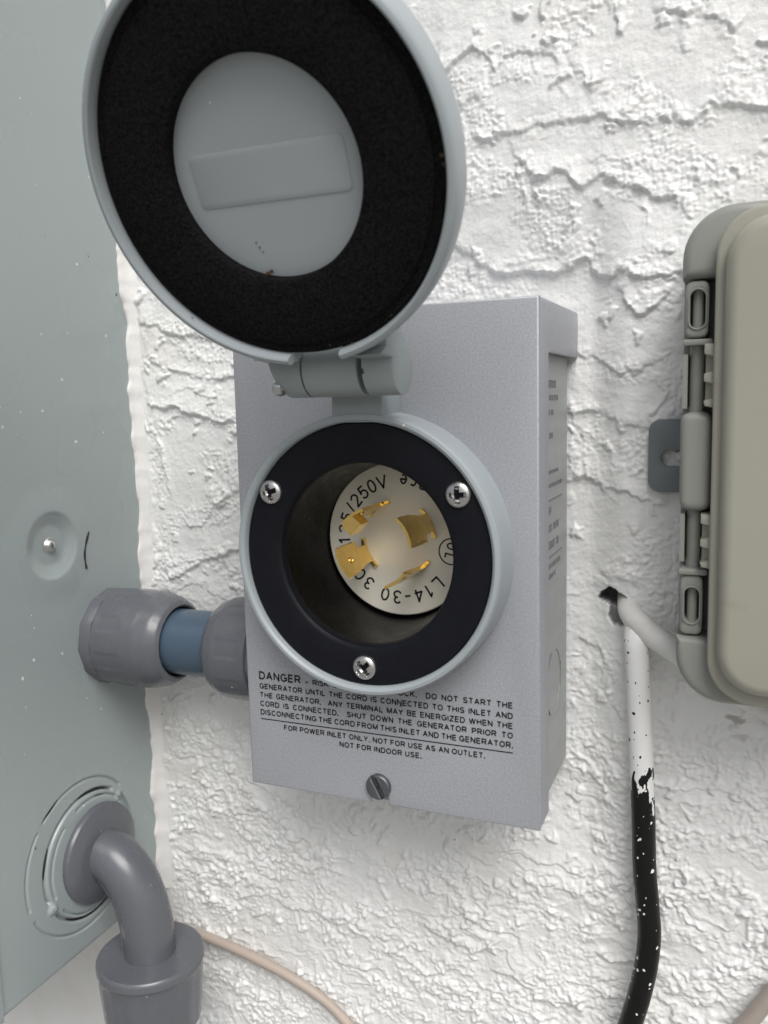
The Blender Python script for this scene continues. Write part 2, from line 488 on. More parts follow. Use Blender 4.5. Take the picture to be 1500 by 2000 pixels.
def ribbon(pts, t):
    closed = len(pts) > 3 and Vector(pts[0]).to_2d().length >= 0 and (Vector(pts[0]) - Vector(pts[-1])).length < 1e-6
    P = [Vector(p) for p in (pts[:-1] if closed else pts)]
    Q = [P[0]]
    for p in P[1:]:
        if (p - Q[-1]).length > 1e-6: Q.append(p)
    P = Q; n = len(P); V = []
    if not closed:                                     # sharp turns: butt separate strokes
        for i in range(1, n - 1):
            if (P[i] - P[i - 1]).normalized().dot((P[i + 1] - P[i]).normalized()) < .45:
                d = (P[i] - P[i - 1]).normalized(); e = (P[i + 1] - P[i]).normalized()
                v1, f1 = ribbon([tuple(p) for p in P[:i]] + [tuple(P[i] + d * t * .42)], t)
                v2, f2 = ribbon([tuple(P[i] - e * t * .42)] + [tuple(p) for p in P[i + 1:]], t)
                return v1 + v2, f1 + [tuple(q + len(v1) for q in f) for f in f2]
    for i in range(n):
        a = P[i - 1] if (closed or i > 0) else None
        b = P[(i + 1) % n] if (closed or i < n - 1) else None
        d1 = (P[i] - a).normalized() if a is not None else (b - P[i]).normalized()
        d2 = (b - P[i]).normalized() if b is not None else d1
        n1 = Vector((-d1.y, d1.x)); n2 = Vector((-d2.y, d2.x))
        m_ = (n1 + n2)
        k = min(1 / max(.38, (1 + n1.dot(n2)) / 2), 2.0)
        m_ = m_ / 2 * k
        V += [P[i] + m_ * t / 2, P[i] - m_ * t / 2]
    F = []
    for i in range(n if closed else n - 1):
        j = (i + 1) % n
        F.append((2 * i, 2 * i + 1, 2 * j + 1, 2 * j))
    return V, F
def glyph(ch, cap, weight=.17, sx=1.0):
    """mesh of one letter, its ink starting at x = 0; returns verts, faces, ink width"""
    w, strokes = GL[ch]
    w *= cap * sx; t = weight * cap; h = cap - t
    V, F = [], []
    for s_ in strokes:
        pts = [(t / 2 + p[0] * w, t / 2 + p[1] * h) for p in s_]
        if ch == '.': pts = [(t * .55, 0), (t * .55, t * 1.1)]
        v, f = ribbon(pts, t * (1.1 if ch == '.' else 1))
        k = len(V); V += v; F += [tuple(i + k for i in q) for q in f]
    return V, F, w + t
def word(txt, cap, weight=.17, sx=1.0, track=.13):
    V, F, x = [], [], 0
    for ch in txt:
        v, f, w = glyph(ch, cap, weight, sx)
        k = len(V); V += [(p[0] + x, p[1]) for p in v]; F += [tuple(i + k for i in q) for q in f]
        x += w + track * cap
    return V, F, x - track * cap

# ------------------------------------------------------------------ noise for the stucco
def hash2(ix, iy, seed):
    h = (ix.astype(np.int64) * 374761393 + iy.astype(np.int64) * 668265263 + seed * 1442695041) & 0xffffffff
    h = ((h ^ (h >> 13)) * 1274126177) & 0xffffffff
    h = ((h ^ (h >> 16)) * 2246822519) & 0xffffffff
    return ((h ^ (h >> 15)) & 0xffff).astype(np.float32) / 65535.0
def vnoise(x, y, seed):
    ix, iy = np.floor(x), np.floor(y)
    fx, fy = (x - ix).astype(np.float32), (y - iy).astype(np.float32)
    ux = fx * fx * fx * (fx * (fx * 6 - 15) + 10); uy = fy * fy * fy * (fy * (fy * 6 - 15) + 10)
    def g(dx, dy):
        a = hash2(ix + dx, iy + dy, seed) * (2 * np.pi)
        return np.cos(a) * (fx - dx) + np.sin(a) * (fy - dy)
    n0 = g(0, 0) * (1 - ux) + g(1, 0) * ux
    n1 = g(0, 1) * (1 - ux) + g(1, 1) * ux
    return (n0 * (1 - uy) + n1 * uy) * 1.5
def fbm(x, y, seed, oct=4, gain=0.5):
    s = 0; a = 1.0
    for o in range(oct):
        s = s + a * vnoise(x, y, seed + o * 17); x = x * 2.03 + 3.1; y = y * 2.03 - 1.7; a *= gain
    return s
def sstep(a, b, x):
    t = np.clip((x - a) / (b - a), 0, 1); return t * t * (3 - 2 * t)
def cells(x, y, seed, keep):
    """distance to the nearest jittered point among the kept cells, and that cell's random value"""
    ix, iy = np.floor(x), np.floor(y)
    best = np.full(x.shape, 9.0, np.float32); val = np.zeros(x.shape, np.float32)
    for dx in (-1, 0, 1):
        for dy in (-1, 0, 1):
            cx, cy = ix + dx, iy + dy
            px = cx + .2 + .6 * hash2(cx, cy, seed); py = cy + .2 + .6 * hash2(cx, cy, seed + 5)
            k = hash2(cx, cy, seed + 9)
            d = np.hypot(x - px, y - py).astype(np.float32)
            d = np.where(k < keep, d, 9)
            m_ = d < best
            best = np.where(m_, d, best); val = np.where(m_, hash2(cx, cy, seed + 13), val)
    return best, val

# ------------------------------------------------------------------ setting: ground
V, F = box(-150, 150, -150, 6, -1.3, -1.1)
tag(link_mesh('ground', V, F, M['concrete'], smooth=0), 'warm grey concrete ground below the wall', None, kind='structure')

WALL = 0.058
# ------------------------------------------------------------------ the stucco wall
# lips where one trowel stroke laps over the next: thickness in mm, then points (x, z) on the wall
LAPS = [
    (2.2, [(0.0065, 0.1923), (0.0119, 0.1938), (0.0216, 0.1989), (0.0301, 0.1876), (0.0336, 0.1918), (0.0436, 0.1931), (0.0574, 0.1869)]),
    (2.0, [(0.0134, 0.1775), (0.0275, 0.1809)]),
    (3.0, [(0.0204, 0.1644), (0.0342, 0.1649), (0.0501, 0.165), (0.0733, 0.1654), (0.0826, 0.1618), (0.0895, 0.1579), (0.0939, 0.1587), (0.0976, 0.1611), (0.1027, 0.1589), (0.1077, 0.1618), (0.1176, 0.1632), (0.1266, 0.1612), (0.1421, 0.1567)]),
    (2.6, [(0.0376, 0.158), (0.0401, 0.1521), (0.0501, 0.1473), (0.0543, 0.1487), (0.0591, 0.1473), (0.064, 0.1401), (0.0719, 0.145), (0.0775, 0.1397), (0.0806, 0.1386), (0.0883, 0.1361), (0.0936, 0.1329), (0.0981, 0.1343), (0.1042, 0.123)]),
    (2.8, [(0.0072, 0.127), (0.0126, 0.1232), (0.0224, 0.116), (0.0339, 0.1125), (0.0526, 0.1106), (0.0633, 0.1141), (0.0698, 0.1076), (0.0786, 0.1081), (0.0864, 0.1055), (0.1, 0.1055), (0.1089, 0.106)]),
    (1.8, [(0.1001, 0.1452), (0.1016, 0.1398), (0.1068, 0.1377), (0.1147, 0.136), (0.1177, 0.1298)]),
    (2.2, [(0.0757, 0.2038), (0.0777, 0.1976), (0.0796, 0.195), (0.0814, 0.1976)]),
    (2.2, [(0.0896, 0.1997), (0.0969, 0.1979), (0.102, 0.1959), (0.1048, 0.1975)]),
    (2.4, [(0.1074, 0.1956), (0.112, 0.1912), (0.1183, 0.189), (0.121, 0.1923)]),
    (2.2, [(0.0598, 0.1835), (0.0654, 0.1814), (0.067, 0.1747), (0.0717, 0.1755)]),
    (2.2, [(0.0982, 0.1873), (0.1008, 0.1843), (0.104, 0.1845)]),
    (1.8, [(0.0841, 0.132), (0.0884, 0.1277), (0.09, 0.1237)]),
    (1.8, [(0.0576, 0.1302), (0.0625, 0.1249)]),
    (1.5, [(0.059, 0.213), (0.0699, 0.2093), (0.0851, 0.2085)]),
    (2.4, [(0.0776, 0.1005), (0.0837, 0.091), (0.0896, 0.0926), (0.0954, 0.0972), (0.0982, 0.0999)]),
    (2.4, [(0.0623, 0.0777), (0.0717, 0.0742), (0.0809, 0.0697), (0.0879, 0.0715), (0.1005, 0.076), (0.1081, 0.0776)]),
    (2.8, [(0.0581, 0.0557), (0.0602, 0.0545), (0.0666, 0.0555), (0.0708, 0.0522), (0.078, 0.0511), (0.0892, 0.0478), (0.103, 0.0466)]),
    (2.4, [(0.0582, 0.0265), (0.0657, 0.0304), (0.0731, 0.0234), (0.0814, 0.0246), (0.0876, 0.0205), (0.0976, 0.0196)]),
    (2.0, [(0.0637, -0.0164), (0.0691, -0.0172), (0.0776, -0.0145), (0.0797, -0.01), (0.0838, -0.0119), (0.0911, -0.0169), (0.1012, -0.0168), (0.1101, -0.0168)]),
    (1.6, [(0.0815, 0.0107), (0.0857, 0.0071), (0.0887, 0.0099)]),
    (1.5, [(0.0627, -0.038), (0.0714, -0.0417), (0.078, -0.0547)]),
    (2.4, [(-0.1546, 0.102), (-0.1372, 0.0992), (-0.131, 0.0962), (-0.1216, 0.094), (-0.1143, 0.0936), (-0.1062, 0.0907), (-0.0904, 0.0865)]),
    (2.2, [(-0.147, 0.0848), (-0.1385, 0.0809), (-0.1259, 0.0769), (-0.1145, 0.0739), (-0.1052, 0.0727), (-0.097, 0.075), (-0.087, 0.0754)]),
    (2.6, [(-0.1496, 0.0643), (-0.1389, 0.0596), (-0.1311, 0.0621), (-0.1239, 0.0575), (-0.1176, 0.0578), (-0.1094, 0.0538), (-0.0982, 0.0536), (-0.0862, 0.0509)]),
    (1.8, [(-0.1454, 0.0435), (-0.1387, 0.0317), (-0.137, 0.0235), (-0.1349, 0.0199)]),
    (2.0, [(-0.1274, 0.0046), (-0.1189, 0.0021), (-0.1126, 0.0095), (-0.1108, 0.014), (-0.1001, 0.0187), (-0.0958, 0.0214), (-0.0846, 0.0233)]),
    (2.2, [(-0.1422, -0.0183), (-0.1369, -0.0227), (-0.1301, -0.0204), (-0.1188, -0.0143), (-0.108, -0.0111), (-0.0995, -0.008), (-0.0871, -0.0065)]),
    (1.8, [(-0.0815, -0.1846), (-0.0651, -0.1864), (-0.0492, -0.1882), (-0.0338, -0.1907), (-0.0129, -0.1902)]),
    (1.6, [(-0.0531, -0.2083), (-0.0406, -0.2098), (-0.0267, -0.2071)]),
    (2.0, [(-0.0068, -0.18), (0.0032, -0.1835), (0.0171, -0.1874), (0.0254, -0.1826), (0.0321, -0.1767)]),
    (1.6, [(-0.013, -0.1322), (0.0054, -0.1346), (0.0191, -0.1293)]),
    (1.9, [(0.0239, -0.1958), (0.0347, -0.1944), (0.0413, -0.1984), (0.0479, -0.2037), (0.0633, -0.2009)]),
    (1.6, [(-0.1132, -0.169), (-0.1054, -0.1866), (-0.0898, -0.1832)]),
    (1.8, [(-0.1366, -0.1704), (-0.1222, -0.1716), (-0.1107, -0.1877)]),
]
def make_wall():
    st = 0.00050
    xs = np.concatenate([np.linspace(-3, -0.5, 26)[:-1], np.linspace(-.5, -.20, 60)[:-1], np.arange(-.20, .235, st), np.linspace(.235, .5, 60), np.linspace(.5, 3, 26)[1:]])
    zs = np.concatenate([np.linspace(-1.1, -.5, 16)[:-1], np.linspace(-.5, -.30, 60)[:-1], np.arange(-.30, .30, st), np.linspace(.30, .5, 60), np.linspace(.5, 2.6, 26)[1:]])
    X, Z = np.meshgrid(xs, zs)
    X = X.astype(np.float64); Z = Z.astype(np.float64)
    low = sstep(0.02, -0.12, Z)                                    # the lower coat was worked with a finer, diagonal drag
    # laps of the trowel: each lap thickens downwards and ends in a ragged lip
    w1 = fbm(X * 14, Z * 22, 11, 3); w2 = fbm(X * 70, Z * 85, 31, 3); w3 = fbm(X * 260, Z * 260, 51, 2)
    def lap(period, slope, a1, a2, a3, ph, seed, drop):
        s = -(Z + slope * X) / period + a1 * w1 + a2 * w2 + a3 * w3 + ph
        f = s - np.floor(s)
        row = np.floor(s)
        m_ = sstep(-.12, .32, fbm(X * 20 + row * 7.3, Z * 20 + row * 3.1, seed, 2))
        return f ** 2.2 * (1 - sstep(1 - drop, 1, f)) * m_
    h = np.zeros_like(X)
    Xw = X + .0014 * w2 + .0007 * w3
    Zw = Z + .0018 * w2 + .0008 * w3 + .0003 * fbm(X * 700, Z * 700, 57, 2)
    lips = np.zeros_like(X)
    for amp, line in LAPS:
        lx = np.array([p[0] for p in line]); lz = np.array([p[1] for p in line])
        sel = np.nonzero((xs > lx.min() - .008) & (xs < lx.max() + .008))[0]
        if len(sel) == 0: continue
        rws = np.nonzero((zs > lz.min() - .010) & (zs < lz.max() + .060))[0]
        sl = (slice(rws[0], rws[-1] + 1), slice(sel[0], sel[-1] + 1))
        xw, zw = Xw[sl], Zw[sl]
        d = zw - np.interp(xw, lx, lz)
        fade = sstep(lx.min() - .003, lx.min() + .004, xw) * sstep(lx.max() + .003, lx.max() - .004, xw)
        g = sstep(-.0016, .0005, d) * (np.exp(-np.maximum(d, 0) / .009) * .75 + np.exp(-np.maximum(d, 0) / .030) * .25) * sstep(.058, .035, d)
        h[sl] = np.maximum(h[sl], .88 * amp * g * fade * np.clip(.75 + .5 * w1[sl] + .40 * w2[sl], .2, 1.5))
        lips[sl] = np.maximum(lips[sl], np.exp(-(d / .006) ** 2) * fade)
    outside = np.clip(sstep(.20, .26, np.abs(X)) + sstep(.26, .30, np.abs(Z)), 0, 1)
    h += 2.0 * lap(.040, -.10, 1.0, .26, .10, .2, 71, .05) * outside
    h += 1.0 * lap(.031, .08, 1.3, .30, .12, .57, 171, .06) * (.55 + .3 * low)
    h += 1.2 * low * lap(.023, .38, 1.5, .50, .16, .8, 271, .10)
    h += .8 * low * lap(.014, .30, 1.3, .70, .25, .1, 371, .20)
    # patches of grainy lumps
    g = np.clip(sstep(-.02, .34, fbm(X * 26 + 4, Z * 40, 401, 3)) + .55 * lips, 0, 1)
    g2 = sstep(-.20, .20, fbm(X * 30, Z * 46, 421, 3)) * low
    g = np.maximum(g, .22)
    c1, v1 = cells(X * 520 + .7 * w2, Z * 520 + .6 * w3, 501, .8)
    h += np.maximum(g * 1.0, g2 * .6) * (.3 + .7 * v1) * sstep(.80, 0, c1) * .80
    c2, v2 = cells(X * 250 + 1.2 * w2, Z * 250 + .9 * w2, 601, .5)
    h += (g * .50 + g2 * 1.3) * sstep(.66, 0, c2) * (.3 + .9 * v2)
    # a few big blobs pressed on the surface
    c3, v3 = cells(X * 90 + .35 * w2, Z * 90 + .45 * w2 + .2 * w3, 701, .30)
    h += sstep(.20 + .14 * v3, .06 + .10 * v3, c3) * (.7 + .9 * v3)
    rg = np.abs(fbm(X * 170, Z * 240, 801, 3))
    h += (g * .35 + g2 * .8) * (0.5 - rg)
    h += .8 * fbm(X * 9, Z * 11, 901, 2) + .25 * fbm(X * 40, Z * 60, 921, 3) + .08 * w3 + .05 * fbm(X * 600, Z * 600, 951, 2)
    # smooth pasted strip down the panel's edge
    pas = sstep(-.146, -.150, X + .0022 * w2 * 2)
    h = h * (1 - pas) + .6 * pas
    # broken hole where the cables go in
    hx, hz = X - .0772, Z + .0205
    rad = np.hypot(hx * .80 + hz * .35, (hz - hx * .15) * 1.25) + .0016 * w2 + .0012 * w3
    hole = sstep(.0049, .0036, rad)
    h = h * (1 - .4 * sstep(.016, .008, rad)) - 13 * hole
    # chipped, unpainted cement on the lower left of the hole
    chip = sstep(.0044, .0034, np.hypot(X - .0785, (Z + .0265) * .70) + .0014 * w2 + .0008 * w3) * (1 - hole)
    h = h - 1.6 * chip
    bare = np.clip(chip + sstep(.0054, .0045, rad), 0, 1)
    # brown grime under the beige enclosure
    stn = sstep(.10, .42, fbm(X * 60, Z * 120, 333, 4) + .55 * sstep(-.068, -.052, Z) - .35) * sstep(.108, .122, X) * sstep(-.082, -.060, Z) * sstep(-.030, -.045, Z)
    stn = stn * .75
    # the coat is hollow where the inlet box was set against it
    h = h - 6.5 * sstep(.083, .066, np.abs(X)) * sstep(.150, .100, np.abs(Z))
    Y = WALL - h * .001
    nr, nc = X.shape
    co = np.stack([X, Y, Z], -1).reshape(-1, 3).astype(np.float32)
    c = np.array([0, WALL, -1.1])
    i = np.arange(nr * nc).reshape(nr, nc)
    q = np.stack([i[:-1, :-1], i[:-1, 1:], i[1:, 1:], i[1:, :-1]], -1).reshape(-1)
    me = bpy.data.meshes.new('stucco_wall')
    me.vertices.add(nr * nc); me.vertices.foreach_set('co', (co - c.astype(np.float32)).ravel())
    nf = (nr - 1) * (nc - 1)
    me.loops.add(nf * 4); me.loops.foreach_set('vertex_index', q.astype(np.int32))
    me.polygons.add(nf); me.polygons.foreach_set('loop_start', np.arange(0, nf * 4, 4, dtype=np.int32))
    me.polygons.foreach_set('use_smooth', np.ones(nf, bool))
    a = me.attributes.new('bare', 'FLOAT', 'POINT'); a.data.foreach_set('value', bare.ravel().astype(np.float32))
    a = me.attributes.new('stain', 'FLOAT', 'POINT'); a.data.foreach_set('value', stn.ravel().astype(np.float32))
    me.update(calc_edges=True)
    me.materials.append(M['stucco'])
    o = bpy.data.objects.new('stucco_wall', me); COL.objects.link(o); o.location = c
    tag(o, 'white painted rough stucco wall behind the electrical boxes', 'wall')
make_wall()

# ------------------------------------------------------------------ electrical panel on the left
XP = -0.1543
def make_panel():
    root = thing('electrical_panel', (XP - .18, WALL, -.191), 'large green-grey metal electrical panel cabinet at the left edge', 'electrical panel')
    y0, y1, zb, zt = -.0505, .0575, -.191, .75
    ys = np.linspace(y0, y1, 260)
    zs = np.concatenate([np.linspace(zb, .032, 540), np.linspace(.036, zt, 120)])
    Y, Z = np.meshgrid(ys, zs)
    d = np.zeros_like(Y)
    r = np.hypot(Y + .0040, Z - .0018)                       # pressed dimple round the screw
    d -= .0019 * sstep(.0150, .0080, r)
    d += .0005 * sstep(.028, .015, r) * sstep(.0130, .0155, r)
    def groove(cy, cz, rad, depth, wid, gaps):
        a = np.degrees(np.arctan2(Z - cz, Y - cy)) % 360
        rr = np.hypot(Y - cy, Z - cz)
        g = np.exp(-((rr - rad) / wid) ** 2)
        k = np.ones_like(a)
        for ga, hw in gaps:
            da = np.abs((a - ga + 180) % 360 - 180)
            k = np.minimum(k, sstep(hw - 1.5, hw + 1.5, da))
        return -depth * g * k
    d += groove(.0020, -.1452, .0350, .0011, .00050, [(135, 4), (200, 5), (20, 20), (300, 6)])
    d += groove(.0065, -.1465, .0292, .0022, .00065, [(208, 8), (48, 7)])
    d += groove(.0080, -.1475, .0268, .0010, .00050, [(208, 9), (120, 10)])
    r3 = np.hypot(Y - .0065, Z + .1465)
    d += .0005 * sstep(.0292, .0286, r3)
    # bead of paint bridging the knockout ring
    d += .0012 * sstep(.0032, .0010, np.hypot(Y + .0195, Z + .160))
    d += .0009 * sstep(.0030, .0010, np.hypot(Y - .0270, Z + .1275))
    d += .00025 * np.sin(Z * 23 + 1) + .0004 * np.exp(-((Y - .0575) / .004) ** 2) * 0
    # rolled bottom edge
    t = np.clip((zb + .0022 - Z) / .0022, 0, 1)
    d -= .0022 * (1 - np.sqrt(np.maximum(0, 1 - t * t)))
    V = np.stack([XP + d, Y, Z], -1).reshape(-1, 3)
    nr, nc = Y.shape
    i = np.arange(nr * nc).reshape(nr, nc)
    F = np.stack([i[:-1, :-1], i[:-1, 1:], i[1:, 1:], i[1:, :-1]], -1).reshape(-1, 4)
    side = link_mesh('side_wall', V, F, M['panel'], root, smooth=0)
    side.data.polygons.foreach_set('use_smooth', [True] * len(side.data.polygons))
    mb = MB()
    mb.add([(XP - .0022, y0, zb), (XP - .0022, y1, zb), (XP - .36, y1, zb), (XP - .36, y0, zb)], [(0, 1, 2, 3)])
    mb.add([(XP, y0, zt), (XP, y1, zt), (XP - .36, y1, zt), (XP - .36, y0, zt)], [(0, 1, 2, 3)])
    mb.add([(XP - .36, y0, zb), (XP - .36, y1, zb), (XP - .36, y1, zt), (XP - .36, y0, zt)], [(0, 1, 2, 3)])
    build(mb, 'cabinet', M['panel'], root, smooth=0)
    V, F = prism(rrect(XP - .362, XP + .0010, zb - .002, zt, .003, 4), y0 - .014, y0, XZ, c=.002)
    fixn(V, F, 'front_cover', M['panel'], root)
    # little domed screw end in the dimple
    V, F = lathe([(.0046, -.0002), (.0044, .0006), (.0034, .0010), (.0030, .0012), (.0027, .0024), (.0016, .0034), (.0002, .0037)], (XP - .0026, -.0040, .0018), (1, 0, 0), 24)
    fixn(V, F, 'screw', M['steel'], root, 50)
    # dark pen line
    pts = spline([(XP + .0006, .0188, .0046), (XP + .0006, .0163, -.0008), (XP + .0006, .0150, -.0060), (XP + .0006, .0157, -.0122)], 20)
    V, F = tube(pts, [.00035 + .00035 * abs(math.sin(k * .42)) for k in range(len(pts))], 8)
    V = [(XP + .0006 + (v[0] - XP - .0006) * .4, v[1], v[2]) for v in V]
    fixn(V, F, 'pen_mark', M['ink'], root, label='short curved black pen mark')
    # black strips standing in for the shade inside the cut-through knockout gaps
    for (a0, a1, rr, yc, zc_) in ((232, 292, .0292, .0065, -.1465), (150, 176, .0292, .0065, -.1465), (222, 262, .0268, .0080, -.1475), (62, 100, .0292, .0065, -.1465), (66, 86, .0268, .0080, -.1475), (112, 130, .0350, .0020, -.1452)):
        pts = [(XP - .0009, yc + rr * math.cos(math.radians(a0 + (a1 - a0) * k / 30)), zc_ + rr * math.sin(math.radians(a0 + (a1 - a0) * k / 30))) for k in range(31)]
        V, F = tube(pts, [.00018 + .00042 * math.sin(PI * k / 30) for k in range(31)], 8)
        fixn(V, F, 'knockout_slot_shade', M['ink'], root)
    # paint pasted along the back edge
    zz = np.arange(-.192, .40, .0012)
    w = fbm(zz * 26, zz * 0 + 2, 5, 4); w2 = fbm(zz * 120, zz * 0 + 9, 6, 2)
    prof = [(.0010, -.0030), (.0016, -.0018), (.0026, -.0002), (.0055, .0010), (.0100, .0030)]
    V, F = [], []
    for k in range(len(zz)):
        s = 1 + 1.3 * w[k] + .15 * w2[k]
        V.append((XP - .0010, .0575 - .0044 * s, zz[k]))
        for a, b in prof:
            V.append((XP + a * (.85 + .15 * w2[k]), .0562 + (b * s if b < 0 else b), zz[k]))
    n = len(prof) + 1
    for k in range(len(zz) - 1):
        for j in range(n - 1):
            F.append((k * n + j, k * n + j + 1, (k + 1) * n + j + 1, (k + 1) * n + j))
    fixn(V, F, 'paint_edge', M['caulk'], root, 0, label='wavy edge of white wall paint along the back').data.polygons.foreach_set('use_smooth', [True] * len(F))
make_panel()

# ------------------------------------------------------------------ conduit link between panel and inlet box
def make_link():
    root = thing('conduit_connector', (-.108, .030, -.047), 'short horizontal conduit with two grey nuts and a blue-grey pipe joining panel and inlet box', 'conduit')
    cy, cz = .030, -.047
    def nut(x0, s, ln):
        mb = MB()
        # many-sided foot
        hexa = [(cy + .0230 * math.cos(PI / 6 * k + .06), cz + .0230 * math.sin(PI / 6 * k + .06)) for k in range(12)]
        V, F = prism(hexa, x0 + s * .0062, x0, YZ, c=.0014)
        mb.add(V, F)
        # rounded body, with shallow grip panels
        prof = [(.0150, .0055), (.0212, .0060), (.0226, .0066), (.0229, .012), (.0229, .020), (.0225, .0255), (.0208, .0305), (.0186, .0335), (.0170, .0345), (.0162, .0342), (.0160, .0325), (.0160, .0200)]
        prof = [(r_, h_ if h_ < .01 else .01 + (h_ - .01) * ln) for r_, h_ in prof]
        fine = []
        for (a, b) in zip(prof[:-1], prof[1:]):
            for t in (0, .25, .5, .75): fine.append((a[0] + (b[0] - a[0]) * t, a[1] + (b[1] - a[1]) * t))
        seg = 180
        V, F = lathe(fine, (x0, cy, cz), (s, 0, 0), seg, up=(0, 0, 1))
        W = []
        k = len(fine)
        for i, v in enumerate(V):
            v = Vector(v); j = i % k; ang = (i // k) / seg * 8 % 1.0
            h = fine[j][1]; r = fine[j][0]
            if r > .0195 and .0085 < h < .031:
                e = min(abs(ang - .12), abs(ang - .55))
                inside = .12 < ang < .55 and .0095 < h < .0215
                d = .00032 if inside else 0
                ax = Vector((0, v.y - cy, v.z - cz)).normalized()
                v = v - ax * d
            W.append(v)
        mb.add(W, F)
        build(mb, 'nut', M['pvc'], root, 35)
    nut(XP, 1, 1.25)
    nut(-.0600, -1, .88)
    V, F = tube([(-.150, cy, cz), (-.13, cy, cz), (-.09, cy, cz), (-.062, cy, cz)], .0150, 48)
    fixn(V, F, 'pipe', M['pvc_blue'], root, label='blue-grey pipe between the nuts')
make_link()

# ------------------------------------------------------------------ elbow below
def make_elbow():
    cy, cz = .0105, -.1480
    root = thing('conduit_elbow', (-.127, cy, -.26), 'dark grey conduit elbow bending down from the panel side into a wide coupling', 'conduit')
    V, F = lathe([(.001, -.0010), (.0230, -.0010), (.0232, .0022), (.0226, .0034), (.0180, .0050), (.0150, .0056), (.001, .0056)], (XP, cy, cz), (1, 0, 0), 72)
    fixn(V, F, 'flange', M['pvc'], root, 30)
    a, b = .0245, .0400
    ex = XP + .0030
    pts = [(XP + .0005, cy, cz), (ex, cy, cz)]
    for k in range(1, 25):
        t = PI / 2 * k / 24
        pts.append((ex + a * math.sin(t), cy, cz - b * (1 - math.cos(t))))
    pts.append((ex + a, cy, cz - b - .006)); pts.append((ex + a, cy, cz - b - .012))
    mb = MB()
    V, F = tube(pts, .0117, 48); mb.add(V, F)
    # seam rib along the inner bend
    rib = []
    for k in range(0, 25):
        t = PI / 2 * k / 24
        c = Vector((ex + a * math.sin(t), cy, cz - b * (1 - math.cos(t))))
        nrm = Vector((-math.sin(t) * b, 0, -math.cos(t) * a)).normalized()
        rib.append(c + nrm * .0099 + Vector((0, -.0068, 0)))
    V, F = tube(rib, .0006, 8); mb.add(V, F)
    build(mb, 'elbow', M['pvc'], root, 40)
    # raised lettering-like nubs on the inner curve are too worn to read: low bumps
    cx = ex + a
    zt = -.1925
    V, F = lathe([(.001, 0), (.0236, 0), (.0243, -.0006), (.0246, -.0016), (.0246, -.0042), (.0240, -.0050), (.0237, -.0060), (.0237, -.011), (.0229, -.022), (.0219, -.0330), (.0208, -.0340), (.001, -.0340)], (cx, cy, zt), (0, 0, 1), 96)
    W = []
    for v in V:
        v = Vector(v)
        if v.z < zt - .010 and v.z > zt - .0325:
            ang = math.atan2(v.y - cy, v.x - cx)
            k = .5 + .5 * math.tanh(8 * math.sin(ang * 16))
            dd = Vector((v.x - cx, v.y - cy, 0)).normalized()
            v = v - dd * .0005 * k
        W.append(v)
    fixn(W, F, 'coupling', M['pvc'], root, 35)
    V, F = tube([(cx, cy, zt - .030), (cx, cy, zt - .1), (cx, cy, -1.10)], .0140, 48)
    fixn(V, F, 'pipe', M['pvc_blue'], root)
make_elbow()

